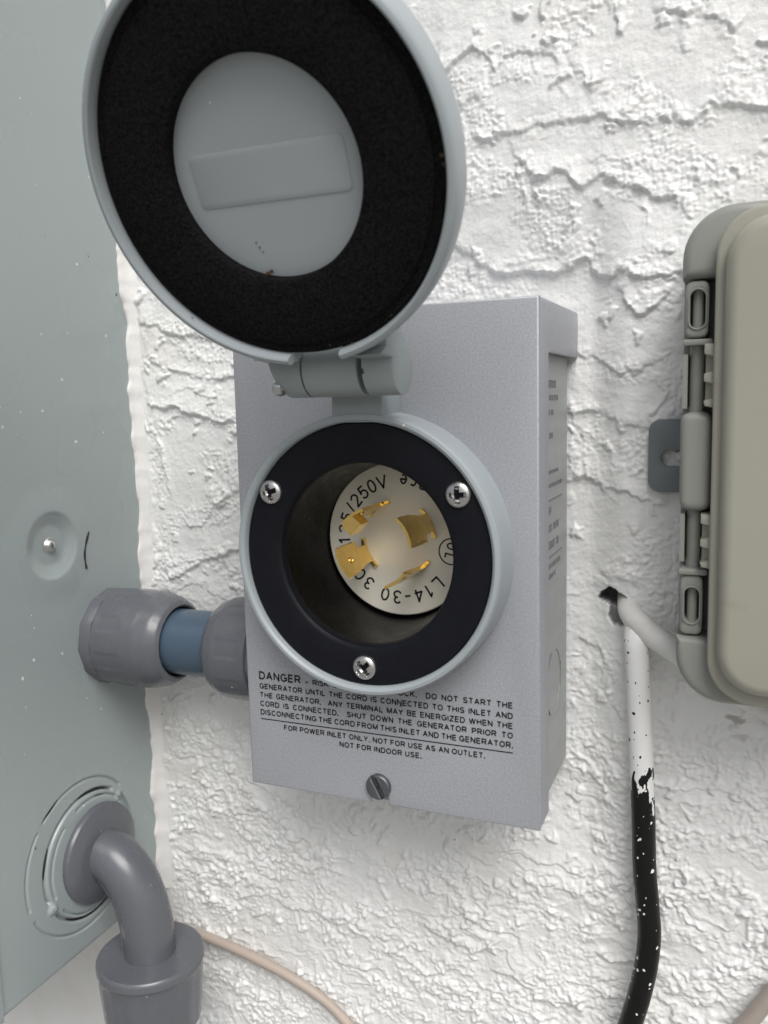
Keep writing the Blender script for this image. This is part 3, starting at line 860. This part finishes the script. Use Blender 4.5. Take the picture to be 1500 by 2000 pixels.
# ------------------------------------------------------------------ power inlet box
RC = (0.0, 0.0062)                                # centre of the round inlet on the cover (x, z)
def make_inlet():
    root = thing('power_inlet_box', (0, WALL, -.094), 'silver-grey generator power inlet box with its round flip lid open', 'inlet box')
    H, Wd = .0942, .0600
    # --- cover: front sheet with the round opening and a notch for the screw
    nx0, nx1 = -.0063, .0008
    outer = [(-Wd, -H), (nx0, -H), (nx0, -.0895), (nx1, -.0895), (nx1, -H), (Wd, -H), (Wd, H), (-Wd, H)]
    def arc_rect():
        o = []
        for (px, pz) in outer:
            o.append((px, pz))
        return o
    mb = MB()
    V, F = prism(arc_rect(), 0, .0016, XZ, holes=[circle(RC[0], RC[1], .046, 64)], c=.0009, steps=3)
    mb.add(V, F)
    for s in (-1, 1):
        xa, xb = (Wd - .0016, Wd) if s > 0 else (-Wd, -Wd + .0016)
        prof = [(.0012, -H + .0004), (.0152, -H + .0004), (.0152, .0762), (.0670, .0762), (.0670, H - .0006), (.0012, H - .0006)]
        V, F = prism(prof, xb if s > 0 else xa, xa if s > 0 else xb, YZ, c=.0004)
        mb.add(V, F)
    V, F = box(-Wd + .0003, Wd - .0003, -.0012 + .0024, .0670, H - .0019, H - .0003); mb.add(V, F)
    # the hood flares out a little towards the wall
    mb.v = [(x + math.copysign(.0014 * (y - .0152) / .048, x), y, z) if y > .016 and z > .070 else (x, y, z) for x, y, z in mb.v]
    build(mb, 'cover', M['box'], root, 50)
    # --- base: open box behind the cover
    bx = Wd - .0022
    mb = MB()
    for s in (-1, 1):
        sec = [(.0035, -H + .0035), (.0612, -H + .0035), (.0612, H - .0045), (.0035, H - .0045)]
        V, F = prism(sec, s * bx, s * (bx - .0014), YZ)
        mb.add(V, F)
    V, F = box(-bx + .0015, bx - .0015, .0035, .0612, -H + .0035, -H + .0049); mb.add(V, F)
    V, F = box(-bx + .0015, bx - .0015, .0035, .0612, H - .0059, H - .0045); mb.add(V, F)
    V, F = box(-bx + .0015, bx - .0015, .0598, .0612, -H + .0049, H - .0059); mb.add(V, F)
    V, F = box(-.0080, .0030, .0022, .0034, -.0930, -.0800); mb.add(V, F)
    base = build(mb, 'base', M['box_side'], root, 30)
    # knockout on the side of the base: a thin scored ring
    V, F = lathe([(.0127, 0), (.0127, .00025), (.0131, .00025), (.0131, 0)], (bx + .00005, .0345, -.0495), (1, 0, 0), 64, closed=True)
    fixn(V, F, 'knockout', M['box_side'], base)
    mb = MB()
    for (a0, a1) in ((.35, 1.25), (2.0, 2.5), (4.0, 5.1)):
        V, F = lathe([(.01275, 0), (.01275, .0003), (.0134, .0003), (.0134, 0)], (bx + .00012, .0345, -.0495), (1, 0, 0), 24, closed=True, a0=a0, a1=a1)
        mb.add(V, F)
    build(mb, 'knockout_score', M['faded_ink'], base)
    # worn small print on the side, too small to read
    mb = MB()
    rnd = random.Random(3)
    rows = [(.0655, .024, .040, .0026), (.0605, .023, .041, .0020), (.0550, .023, .032, .0020), (.0465, .024, .031, .0022), (.0330, .017, .044, .0013), (.0280, .017, .050, .0014),
            (.0225, .017, .050, .0003), (.0185, .0175, .032, .0030), (.0120, .0175, .045, .0026), (.0055, .0175, .046, .0030), (.0010, .017, .050, .0003), (-.0025, .0175, .048, .0018), (-.0065, .0175, .040, .0018)]
    for (z, a, b, hh) in rows:
        if hh < .0005:
            V, F = box(bx, bx + .0002, a, b, z - .0002, z + .0002); mb.add(V, F); continue
        y = a
        while y < b:
            wch = hh * rnd.choice((.45, .5, .6))
            if rnd.random() > .16:
                kind = rnd.randrange(4)
                t = hh * .14
                bars = [(y, y + t, z - hh / 2, z + hh / 2)]
                if kind in (0, 1): bars.append((y + wch - t, y + wch, z - hh / 2, z + hh / 2))
                if kind in (1, 2): bars.append((y + t, y + wch - (t if kind == 1 else 0), z - t / 2, z + t / 2))
                if kind in (2, 3): bars.append((y + t, y + wch, z + hh / 2 - t, z + hh / 2))
                if kind == 3: bars.append((y + t, y + wch, z - hh / 2, z - hh / 2 + t))
                for (p, q, u, v) in bars:
                    V, F = box(bx, bx + .0002, p, q, u, v); mb.add(V, F)
            y += wch + hh * .22
    pts = [(bx, .0185 + .0055 * math.sin(k / 12 * PI), .060 - .016 * k / 12) for k in range(13)]
    V, F = tube([(p[0], p[1] - .004, p[2] + .008) for p in pts], .0004, 6); mb.add(V, F)
    build(mb, 'small_print', M['faded_ink'], base, 0, label='worn illegible small print')

    # --- warning text on the cover
    mb = MB()
    yf = -.00015
    KX = [1.0]
    def line(parts, x0, x1, zb, justify=True):
        """parts: list of (text, cap height); laid from x0, word gaps stretched until the line ends at x1"""
        ws = []
        for txt, ch in parts:
            for wd in txt.split(' '):
                if wd == '': ws[-1][3] += 1; continue
                V, F, ww = word(wd, ch, .20, .86, .15)
                ws.append([V, F, ww, 1, ch])
        tot = sum(w[2] for w in ws)
        gaps = sum(w[3] for w in ws[:-1])
        ch = parts[-1][1]
        if not justify:
            k = (x1 - x0 - gaps * ch * .52) / tot; gap = ch * .52
        else:
            k = KX[0]; gap = (x1 - x0 - tot * k) / gaps
        x = x0
        for V, F, ww, g_, c_ in ws:
            kk = k
            mb.add([(x + p[0] * kk, yf, zb + p[1]) for p in V], F)
            x += ww * kk + gap * g_
    tight = sum(word(wd, .00232, .20, .86, .15)[2] for wd in "DISCONNECTING THE CORD FROM THIS INLET AND THE GENERATOR.".split())
    KX[0] = (.1045 - 8 * .00232 * .42) / tight
    XL, XR = -.0542, .0503
    line([("DANGER", .0034), ("\u2013 RISK OF ELECTRIC SHOCK.  DO NOT START THE", .00235)], XL, XR, -.0494)
    line([("GENERATOR UNTIL THE CORD IS CONNECTED TO THIS INLET AND", .00232)], XL, XR, -.0533)
    line([("THE GENERATOR.  ANY TERMINAL MAY BE ENERGIZED WHEN THE", .00232)], XL, XR, -.0570)
    line([("CORD IS CONNECTED.  SHUT DOWN THE GENERATOR PRIOR TO", .00232)], XL, XR, -.0606)
    line([("DISCONNECTING THE CORD FROM THIS INLET AND THE GENERATOR.", .00232)], XL, XR, -.0642)
    mb.add([(XL, yf, -.0661), (XR, yf, -.0661), (XR, yf, -.0657), (XL, yf, -.0657)], [(0, 1, 2, 3)])
    line([("FOR POWER INLET ONLY, NOT FOR USE AS AN OUTLET.", .00225)], -.0437, .0399, -.0695, False)
    line([("NOT FOR INDOOR USE.", .00225)], -.0190, .0151, -.0731, False)
    fixn(mb.v, mb.f, 'warning_text', M['ink'], root, 0, label='black printed danger warning')

    # --- cover screw, slotted, over the notch
    def disc_with_slot(cx, cz, y, r, hgt, slot_w, ang):
        mb = MB()
        ca, sa = math.cos(ang), math.sin(ang)
        for s in (-1, 1):
            pts = []
            a_ = math.asin(slot_w / 2 / r)
            for k in range(25):
                t = a_ + (PI - 2 * a_) * k / 24
                pts.append((r * math.cos(t), s * r * math.sin(t)))
            pts = [(cx + p[0] * ca - p[1] * sa, cz + p[0] * sa + p[1] * ca) for p in pts]
            V, F = prism(pts, y - hgt, y, XZ, c=.0008, steps=3); mb.add(V, F)
        V, F = lathe([(.0005, 0), (r * .96, 0), (r * .96, -hgt * .35), (.0005, -hgt * .35)], (cx, y, cz), (0, 1, 0), 40); mb.add(V, F)
        return mb
    build(disc_with_slot(-.0025, -.0866, -.0001, .0050, .0021, .0013, math.radians(-62)), 'cover_screw', M['zinc'], root, 40, label='dull slotted cover screw')

    # --- round flange ring: lip with recess for the black plate
    cx, cz = RC
    V, F = lathe([(.0512, 0), (.0511, -.004), (.0508, -.0150), (.0506, -.0162), (.0501, -.0170), (.0490, -.0172), (.0482, -.0168), (.0477, -.0160), (.0475, -.010), (.0475, 0)], (cx, 0, cz), (0, 1, 0), 128, closed=True)
    ring = fixn(V, F, 'flange_ring', M['plastic'], root, 35)
    V, F = prism(rrect(-.0097, .0097, .0535, .0690, .0004, 2), -.0166, -.0002, XZ, c=.0006)
    fixn(V, F, 'hinge_post', M['plastic_hinge'], ring)

    # --- black face plate with screws
    yf = -.0148
    V, F = lathe([(.0474, .0015), (.0474, yf + .0006), (.0470, yf + .0001), (.0465, yf), (.0350, yf), (.0342, yf + .0003), (.0334, yf + .0009), (.0330, yf + .0018), (.0328, yf + .004), (.0328, .0015)], (cx, 0, cz), (0, 1, 0), 128, closed=True)
    plate = fixn(V, F, 'face_plate', M['black_plate'], root, 25)
    for k, (sx, sz, rot) in enumerate(((-.0363, .0285, .3), (.0359, .0288, 0.05), (-.0004, -.0346, .75))):
        # pan head with a cross recess
        R = .0046
        V, F = [], []
        nr, ns = 36, 120
        for i in range(nr + 1):
            rr = R * i / nr
            for j in range(ns):
                a = 2 * PI * j / ns
                px, pz = rr * math.cos(a), rr * math.sin(a)
                hgt = .0022 * math.sqrt(max(0, 1 - (rr / R) ** 2.6)) ** .8
                ux = px * math.cos(rot) + pz * math.sin(rot); uz = -px * math.sin(rot) + pz * math.cos(rot)
                arm = min(max(abs(ux) / .0028, abs(uz) / .00080), max(abs(uz) / .0028, abs(ux) / .00080))
                dep = .0036 * max(0, min(1, (1.10 - arm) / .22)) * max(.35, 1 - .6 * rr / .0028)
                V.append((sx + px, yf - .0001 - hgt + dep, sz + pz))
        for i in range(nr):
            for j in range(ns):
                j2 = (j + 1) % ns
                F.append((i * ns + j, i * ns + j2, (i + 1) * ns + j2, (i + 1) * ns + j))
        fixn(V, F, 'screw', M['steel'], plate, 40)

    # --- socket well and insulator disc
    V, F = lathe([(.0328, yf + .0042), (.0326, yf + .008), (.0317, .0120), (.0308, .0205), (.0308, .0230), (.0340, .0230), (.0340, yf + .0042)], (cx, 0, cz), (0, 1, 0), 96, closed=True)
    fixn(V, F, 'socket_well', M['black_well'], root, 25)
    V, F = lathe([(.0002, .0200), (.0300, .0200), (.0304, .0203), (.0304, .0220), (.0002, .0220)], (cx, 0, cz + .0006), (0, 1, 0), 96, closed=True)
    disc = fixn(V, F, 'insulator', M['ivory'], root, 25)
    # markings run clockwise, tops outwards
    mb = MB()
    yd = .0198
    zc = cz + .0006
    def put(ch, ang, rad, cap, outward=True, wt=.135, sx=.82):
        """one letter centred at an angle (degrees) on a circle; its foot (outward) or its head on radius rad"""
        V, F, w = glyph(ch, cap, wt, sx)
        a = math.radians(ang)
        r_ = Vector((math.cos(a), math.sin(a)))
        up = r_ if outward else -r_
        rt = Vector((up.y, -up.x))
        base = r_ * (rad if outward else rad + cap)
        mb.add([(cx + (base + rt * (p[0] - w / 2) + up * p[1]).x, yd, zc + (base + rt * (p[0] - w / 2) + up * p[1]).y) for p in V], F)
    CAP = .0055
    for ch, ang in zip("125/250V", (184, 172, 160, 149.5, 140, 129, 118, 106.5)): put(ch, ang, .0208, CAP)
    for ch, ang in zip("30A", (234, 221, 208)): put(ch, ang, .0200, CAP)
    for ch, ang in zip("L14-30", (313, 302, 290, 278, 267, 254)): put(ch, ang, .0205, CAP)
    for ch, ang in zip("nce", (64, 74, 84)): put(ch, ang, .0205, CAP, False)
    # listing mark: two letters in a circle, lying on their side
    m0 = Vector((.0216, -.0040))
    V, F = lathe([(.0048, 0), (.0048, .0001), (.0053, .0001), (.0053, 0)], (cx + m0.x, yd, zc + m0.y), (0, 1, 0), 40, closed=True); mb.add(V, F)
    for ch, off in (("U", -.0020), ("L", .0021)):
        V, F, w = glyph(ch, .0046, .13, .58)
        up = Vector((math.cos(math.radians(-14)), math.sin(math.radians(-14)))); rt = Vector((up.y, -up.x))
        mb.add([(cx + m0.x + (up * (p[1] - .0024) + rt * (p[0] - w / 2 + off)).x, yd, zc + m0.y + (up * (p[1] - .0024) + rt * (p[0] - w / 2 + off)).y) for p in V], F)
    fixn(mb.v, mb.f, 'marking', M['ink'], disc, 0)
    # --- four curved brass blades
    def blade(ac, width, hook=0, notch=1, R=.0142, L=.0262):
        yb = .0200
        th = .0015
        # outline as rows: (depth from disc, half width low side, half width high side) in mm along the arc
        w = width / 2
        rows = [(0.0, -w, w), (.0016, -w, w), (.00161, -w * .62, w * .62), (.0045, -w * .56, w * .58), (.0100, -w * .62, w * .66), (.0101, -w * (1 if notch else .74), w * .70), (.017, -w, w * .90), (L - .0022, -w, w), (L, -w * .97, w * .97)]
        nW = 14
        V, F = [], []
        for side in (0, 1):
            for (d, a, b) in rows:
                rr = R + (th if side else 0)
                if d > L - .003: rr += -.0004 if side else .0
                for k in range(nW + 1):
                    s = a + (b - a) * k / nW
                    ang = ac + s / R
                    V.append((cx + rr * math.cos(ang), yb - d, cz + .0010 + rr * math.sin(ang)))
        n = len(rows) * (nW + 1)
        id_ = lambda side, r, k: side * n + r * (nW + 1) + k
        for r in range(len(rows) - 1):
            for k in range(nW):
                F.append((id_(0, r, k), id_(0, r, k + 1), id_(0, r + 1, k + 1), id_(0, r + 1, k)))
                F.append((id_(1, r, k), id_(1, r + 1, k), id_(1, r + 1, k + 1), id_(1, r, k + 1)))
            for k in (0, nW):
                F.append((id_(0, r, k), id_(0, r + 1, k), id_(1, r + 1, k), id_(1, r, k)))
        r = len(rows) - 1
        for k in range(nW):
            F.append((id_(0, r, k), id_(0, r, k + 1), id_(1, r, k + 1), id_(1, r, k)))
        mb = MB(); mb.add(V, F)
        # dimple on the inner face
        c = Vector((math.cos(ac), 0, math.sin(ac)))
        V, F = lathe([(.0013, 0), (.0012, .00035), (.0008, .00035), (.0005, -.0002), (.0001, -.0003)], Vector((cx, yb - .0175, cz + .0010)) + c * (R - .00005), -c, 20)
        mb.add(V, F)
        if hook:
            # tip folded inwards
            ang = ac + (w * .55 / R)
            pts = []
            e = Vector((-math.sin(ang), 0, math.cos(ang)))
            p0 = Vector((cx + R * math.cos(ang), 0, cz + .0010 + R * math.sin(ang)))
            inw = Vector((-math.cos(ang), 0, -math.sin(ang)))
            for (d0, d1, i0, i1, ee) in ((L - .0075, L, 0, .0046, .0012),):
                V = []
                for yy in (yb - d0, yb - d1):
                    for ii in (i0, i1):
                        for q in (-.0030, .0030):
                            V.append((p0.x + inw.x * ii + e.x * q, yy + (0.0010 if ii else 0), p0.z + inw.z * ii + e.z * q))
                mb.add(V, [(0, 1, 3, 2), (4, 6, 7, 5), (0, 4, 5, 1), (2, 3, 7, 6), (0, 2, 6, 4), (1, 5, 7, 3)])
        build(mb, 'blade', M['brass'], disc, 30)
    blade(math.radians(206), .0122)
    blade(math.radians(27), .0118)
    blade(math.radians(306), .0098)
    blade(math.radians(124), .0105, hook=1)

    # --- flip lid, swung up about 155 degrees
    th = -.4455
    B = Vector((0, math.sin(th), math.cos(th)))           # up, in the lid's plane
    Nn = Vector((0, -math.cos(th), math.sin(th)))         # out of the lid's inside
    C0 = Vector((-.0012, -.0752, .1222))
    def P(x, u, n): return C0 + Vector((1, 0, 0)) * x + B * u + Nn * n
    # profile (r, n) of the dish, closed
    prof = [(.0002, -.0065), (.0528, -.0065), (.0533, -.0060), (.0536, -.0010), (.0539, -.0003), (.0544, 0), (.0554, -.0002), (.0560, -.0008), (.0564, -.0020), (.0566, -.0060), (.0566, -.0095),
            (.0556, -.0125), (.0530, -.0145), (.0450, -.0155), (.0002, -.0160)]
    seg = 512
    V, F = [], []
    def inner(i):
        return None
    gapL, gapR = -.0058, .0125
    angs = [2 * PI * i / seg for i in range(seg)]
    for e in (gapL, gapR):
        tb = PI - math.asin(e / .0565)
        angs += [tb - 2e-5, tb + 2e-5]
    angs.sort()
    seg = len(angs)
    for t in angs:
        s_, c_ = math.sin(t), math.cos(t)
        for r, n in prof:
            x, u = r * s_, r * c_
            # the skirt is cut away where the hinge passes
            if c_ < 0 and gapL < .0565 * s_ < gapR and r > .0500 and n > -.0130:
                k = .0526 / r if r > .0526 else 1
                x, u = x * k, u * k
                n = min(n, -.0065)
            V.append(P(x, u, n))
    k = len(prof)
    for i in range(seg):
        j = (i + 1) % seg
        for q in range(k - 1):
            F.append((i * k + q, j * k + q, j * k + q + 1, i * k + q + 1))
    lid = fixn(V, F, 'lid', M['plastic'], root, 35, label='open round grey lid seen from its inside')
    fo = [(.0298, -.0064), (.0298, -.0030), (.0302, -.0025), (.0308, -.0023), (.0490, -.0023), (.0498, -.0027), (.0500, -.0034), (.0506, -.0036), (.0526, -.0036), (.0531, -.0040), (.0531, -.0064)]
    V, F = [], []
    for i in range(160):
        t = 2 * PI * i / 160
        for r, n in fo: V.append(P(r * math.sin(t), r * math.cos(t) * (1 if r > .04 else 1), n))
    k = len(fo)
    for i in range(160):
        j = (i + 1) % 160
        for q in range(k):
            q2 = (q + 1) % k
            F.append((i * k + q, j * k + q, j * k + q2, i * k + q2))
    fixn(V, F, 'gasket', M['foam'], lid, 35, label='black foam gasket ring')
    V, F = prism(rrect(-.0243, .0247, -.0080, .0068, .0018, 6), -.00625, -.0066, P, c=.00012)
    fixn(V, F, 'raised_label_pad', M['plastic'], lid)
    # crumbs caught inside the lid
    crumbs = mat('brown_crumbs', (0.09, 0.05, 0.03), 0.9, var=0.4, vscale=700)
    rnd = random.Random(5)
    for (x, u, n, s) in ((-.0075, -.0284, -.0055, .0011), (-.0066, -.0278, -.0058, .0007), (-.0095, -.0190, -.0064, .0003), (-.0088, -.0205, -.0064, .00035), (-.008, -.022, -.0064, .0003),
                         (.0520, -.0020, -.0030, .0008), (.0522, -.0040, -.0030, .0007), (-.0360, -.0385, -.0012, .0006), (.0085, -.0505, -.0030, .0006), (.0160, -.0505, -.0030, .0005), (.030, -.0430, -.0030, .0004)):
        pts = [P(x + s * rnd.uniform(-1, 1), u + s * rnd.uniform(-1, 1), n + s * .6 * rnd.uniform(-.3, 1)) for _ in range(8)]
        fixn(pts, [(0, 1, 2), (0, 2, 3), (0, 3, 4), (1, 2, 5), (2, 3, 6), (3, 4, 7), (0, 1, 4), (1, 4, 5), (5, 6, 2), (6, 7, 3), (4, 7, 5), (5, 7, 6)], 'crumb', crumbs, lid, 0)
    # --- hinge: centre barrel on the post, two knuckles on the lid
    hy, hz, hr = -.0290, .0715, .0092
    V, F = lathe([(.0002, -.0098), (hr - .0004, -.0098), (hr, -.0094), (hr, .0094), (hr - .0004, .0098), (.0002, .0098)], (0, hy, hz), (1, 0, 0), 64)
    fixn(V, F, 'hinge_barrel', M['plastic_hinge'], ring, 35)
    back = [P(0, -.0545, -.0150), P(0, -.0560, -.0030), P(0, -.030, -.0150)]
    def knuckle(xa, xb):
        # profile in y-z: round eye, flaring up to the back of the lid
        pr = []
        p_top = P(0, -.0330, -.0152); p_bot = P(0, -.0552, -.0050)
        a_bot = math.radians(200)
        for k in range(25):
            t = math.radians(20) - math.radians(215) * k / 24
            pr.append((hy + hr * math.cos(t), hz + hr * math.sin(t)))
        pr.append((p_bot.y, p_bot.z))
        q = P(0, -.0560, -.0120); q2 = P(0, -.0500, -.0146)
        pr.append((P(0, -.0545, -.0100).y, P(0, -.0545, -.0100).z))
        pr.append((P(0, -.0420, -.0150).y, P(0, -.0420, -.0150).z))
        pr.append((p_top.y, p_top.z))
        V, F = prism(pr, xb, xa, YZ, c=.0006, steps=2)
        return V, F
    for xa, xb in ((.0118, .0224), (-.0213, -.0102)):
        V, F = knuckle(xa, xb) if xa > 0 else knuckle(xb, xa)
        if xa < 0:                                       # the left lug flares outwards towards the lid
            V = [(v[0] if v[0] > -.0150 else v[0] + .0030 - .0056 * min(1, max(0, (v[2] - .0632) / .0150)), v[1], v[2]) for v in V]
        fixn(V, F, 'hinge_knuckle', M['plastic_hinge'], lid, 40)
    V, F = lathe([(.0018, -.0210), (.0018, .0215)], (0, hy, hz), (1, 0, 0), 20)
    mb = MB(); mb.add(V, F)
    V, F = lathe([(.0001, -.0252), (.0014, -.0248), (.0026, -.0236), (.0030, -.0220), (.0026, -.0205), (.0014, -.0200)], (.0022, hy - .0056, hz - .0056), (1, 0, 0), 24); mb.add(V, F)
    build(mb, 'hinge_pin', M['steel'], ring, 40)
make_inlet()

# ------------------------------------------------------------------ beige enclosure on the right
def make_enclosure():
    root = thing('utility_enclosure', (.19, WALL, -.046), 'beige plastic utility enclosure with hinged door, cut off by the right edge', 'enclosure')
    x0, x1, zb, zt = .1038, .290, -.0452, .1205
    yb = .0555
    # back shell, sunk along the hinge side
    mb = MB()
    V, F = prism(rrect(x0, x1, zb, zt, .0165, 10), .0290, yb, XZ, c=.0006); mb.add(V, F)
    yF = .0150
    # solid corner blocks and middle block beside the door
    xr = .1145
    def corner(z_in, top):
        pts = []
        if top:
            pts = [(x0, z_in), (xr, z_in), (xr + .02, z_in), (xr + .02, zt)]
            for k in range(11):
                t = PI / 2 + PI / 2 * k / 10
                pts.append((x0 + .0165 + .0165 * math.cos(t), zt - .0165 + .0165 * math.sin(t)))
        else:
            pts = [(x0, z_in)]
            for k in range(11):
                t = PI + PI / 2 * k / 10
                pts.append((x0 + .0165 + .0165 * math.cos(t), zb + .0165 + .0165 * math.sin(t)))
            pts += [(xr + .02, zb), (xr + .02, z_in)]
        return pts
    V, F = prism(corner(.0978, True), yF, .0292, XZ, c=.0030, steps=4); mb.add(V, F)
    V, F = prism(corner(-.0225, False), yF, .0292, XZ, c=.0030, steps=4); mb.add(V, F)
    V, F = prism(rrect(x0 + .0002, xr - .0002, .0212, .0544, .0034, 4), yF + .0005, .0292, XZ, c=.0026, steps=4); mb.add(V, F)
    # the body behind the door, up and down
    V, F = prism(rrect(x0 + .020, x1, zb, zt, .004, 4), yF, .0292, XZ, c=.003, steps=3); mb.add(V, F)
    # ledges and thin outer clips of the hinge bays
    for z in (.0773, .0002):
        V, F = prism(rrect(x0 + .0004, xr - .0008, z - .0010, z + .0010, .0009, 4), yF + .001, .0292, XZ, c=.0005); mb.add(V, F)
    for (za, zc) in ((.0556, .0735), (.0035, .0200)):
        V, F = box(x0 + .0006, x0 + .0021, yF + .003, .0292, za, zc); mb.add(V, F)
    build(mb, 'body', M['beige_body'], root, 35)
    # hinge rods and slotted latch knuckles
    cxr = .1087
    for (za, zc) in ((.0540, .0770), (.0000, .0215)):
        V, F = tube([(cxr, .0222, za), (cxr, .0222, zc)], .00235, 24)
        fixn(V, F, 'hinge_rod', M['beige_body'], root)
    for (za, zc) in ((.0788, .0972), (-.0220, -.0010)):
        xm0, xm1 = x0 + .0010, .1122
        hol = rrect(cxr - .0024, cxr + .0024, (za + zc) / 2 - .0062, (za + zc) / 2 + .0062, .00239, 8)
        mb = MB()
        V, F = prism(rrect(xm0, xm1, za, zc, .0022, 3), yF + .0022, .0290, XZ, holes=[hol], c=.0010, steps=3); mb.add(V, F)
        rim = rrect(cxr - .0031, cxr + .0031, (za + zc) / 2 - .0069, (za + zc) / 2 + .0069, .00309, 8)
        V, F = prism(rim, yF + .0016, yF + .0030, XZ, holes=[hol], c=.0004); mb.add(V, F)
        k = build(mb, 'hinge_knuckle', M['beige_body'], root, 35)
        V, F = tube([(cxr, yF + .0062, (za + zc) / 2 - .0064), (cxr, yF + .0062, (za + zc) / 2 + .0064)], .00175, 20)
        fixn(V, F, 'hinge_rod', M['beige_body'], k)
    # door: flange, step, raised panel
    dx0 = .1142
    mb = MB()
    V, F = prism(rrect(dx0, x1 + .002, zb - .0005 + .003, zt - .0025, .0150, 12), .0095, .0145, XZ, c=.0012, steps=3); mb.add(V, F)
    V, F = prism(rrect(dx0 + .0030, x1 - .003, zb + .0074, zt - .0062, .0140, 12), .0030, .0096, XZ, c=.0042, steps=6); mb.add(V, F)
    # toothed grips beside the hinge rods
    for (za, zc) in ((.0555, .0765), (.0020, .0205)):
        h = (zc - za)
        pts = [(dx0 + .001, za), (dx0 + .001, zc), (dx0 - .0030, zc), (dx0 - .0030, zc - h * .16), (dx0 - .0003, zc - h * .20), (dx0 - .0003, zc - h * .42), (dx0 - .0030, zc - h * .46),
               (dx0 - .0030, zc - h * .58), (dx0 - .0003, zc - h * .62), (dx0 - .0003, zc - h * .84), (dx0 - .0030, zc - h * .88), (dx0 - .0026, za + h * .04)]
        V, F = prism(pts, .0125, .0285, XZ, c=.0005); mb.add(V, F)
        V, F = box(dx0 - .0026, dx0, .0165, .0285, za + .001, zc - .001); mb.add(V, F)
    build(mb, 'door', M['beige_door'], root, 40)
    # mounting ear with a slot
    slot = rrect(.0950, .1075, .0335, .0395, .0029, 8)
    V, F = prism(rrect(.0903, .112, .0236, .0513, .0045, 8, (1, 0, 0, 1)), .0530, .0556, XZ, holes=[slot], c=.0004)
    fixn(V, F, 'mounting_ear', M['ear'], root)
make_enclosure()

# ------------------------------------------------------------------ cables
def cable(name, ctrl, rad, m, label, cat='cable', jitter=.02, n=80):
    pts = spline(ctrl, n)
    V, F = tube(pts, rad, 22, jitter=jitter)
    o = fixn(V, F, name, m, None, 60)
    return tag(o, label, cat)
cable('black_cable', [(.0850, .085, -.020), (.0866, .062, -.0265), (.0872, .0490, -.0330), (.0880, .0470, -.0430), (.0892, .0468, -.0650), (.0902, .0465, -.0845), (.0912, .0465, -.1080), (.0918, .0465, -.1270),
                      (.0934, .0470, -.1450), (.0940, .0470, -.1560), (.0925, .0470, -.1720), (.0880, .0470, -.1930), (.0800, .0480, -.2200), (.0690, .0490, -.2500), (.062, .050, -.30), (.060, .05, -.5)],
      .0046, M['black_cable'], 'black cable hanging down the wall, its top end overpainted white')
cable('white_cable', [(.0800, .085, -.0190), (.0822, .0670, -.0228), (.0840, .0565, -.0250), (.0885, .0500, -.0282), (.0950, .0460, -.0320), (.1030, .0440, -.0364), (.1120, .0430, -.0420), (.130, .046, -.050)],
      .0046, M['white_cable'], 'white painted cable running from the wall hole to the beige enclosure')
cable('thin_cable', [(-.190, .0500, -.190), (-.150, .0510, -.207), (-.1240, .0530, -.2118), (-.1000, .0530, -.2158), (-.0770, .0535, -.2222), (-.0600, .0540, -.2295), (-.0490, .0540, -.2370), (-.036, .054, -.250), (-.020, .055, -.28), (-.01, .055, -.4)],
      .0024, M['pink_cable'], 'thin pinkish beige cable slanting along the wall from behind the coupling', jitter=.01)
cable('taupe_cable', [(.112, .052, -.225), (.1230, .0520, -.2000), (.1320, .0520, -.1860), (.1390, .0520, -.1740), (.150, .052, -.158), (.17, .052, -.14), (.2, .052, -.13)],
      .0033, M['taupe_cable'], 'taupe cable crossing the bottom right corner of the wall', jitter=.01)
cable('cream_cable', [(.112, .052, -.045), (.1240, .0520, -.0535), (.1350, .0520, -.0590), (.150, .052, -.068), (.18, .053, -.09)],
      .0036, M['white_cable'], 'cream painted cable coming out under the beige enclosure', jitter=.01)
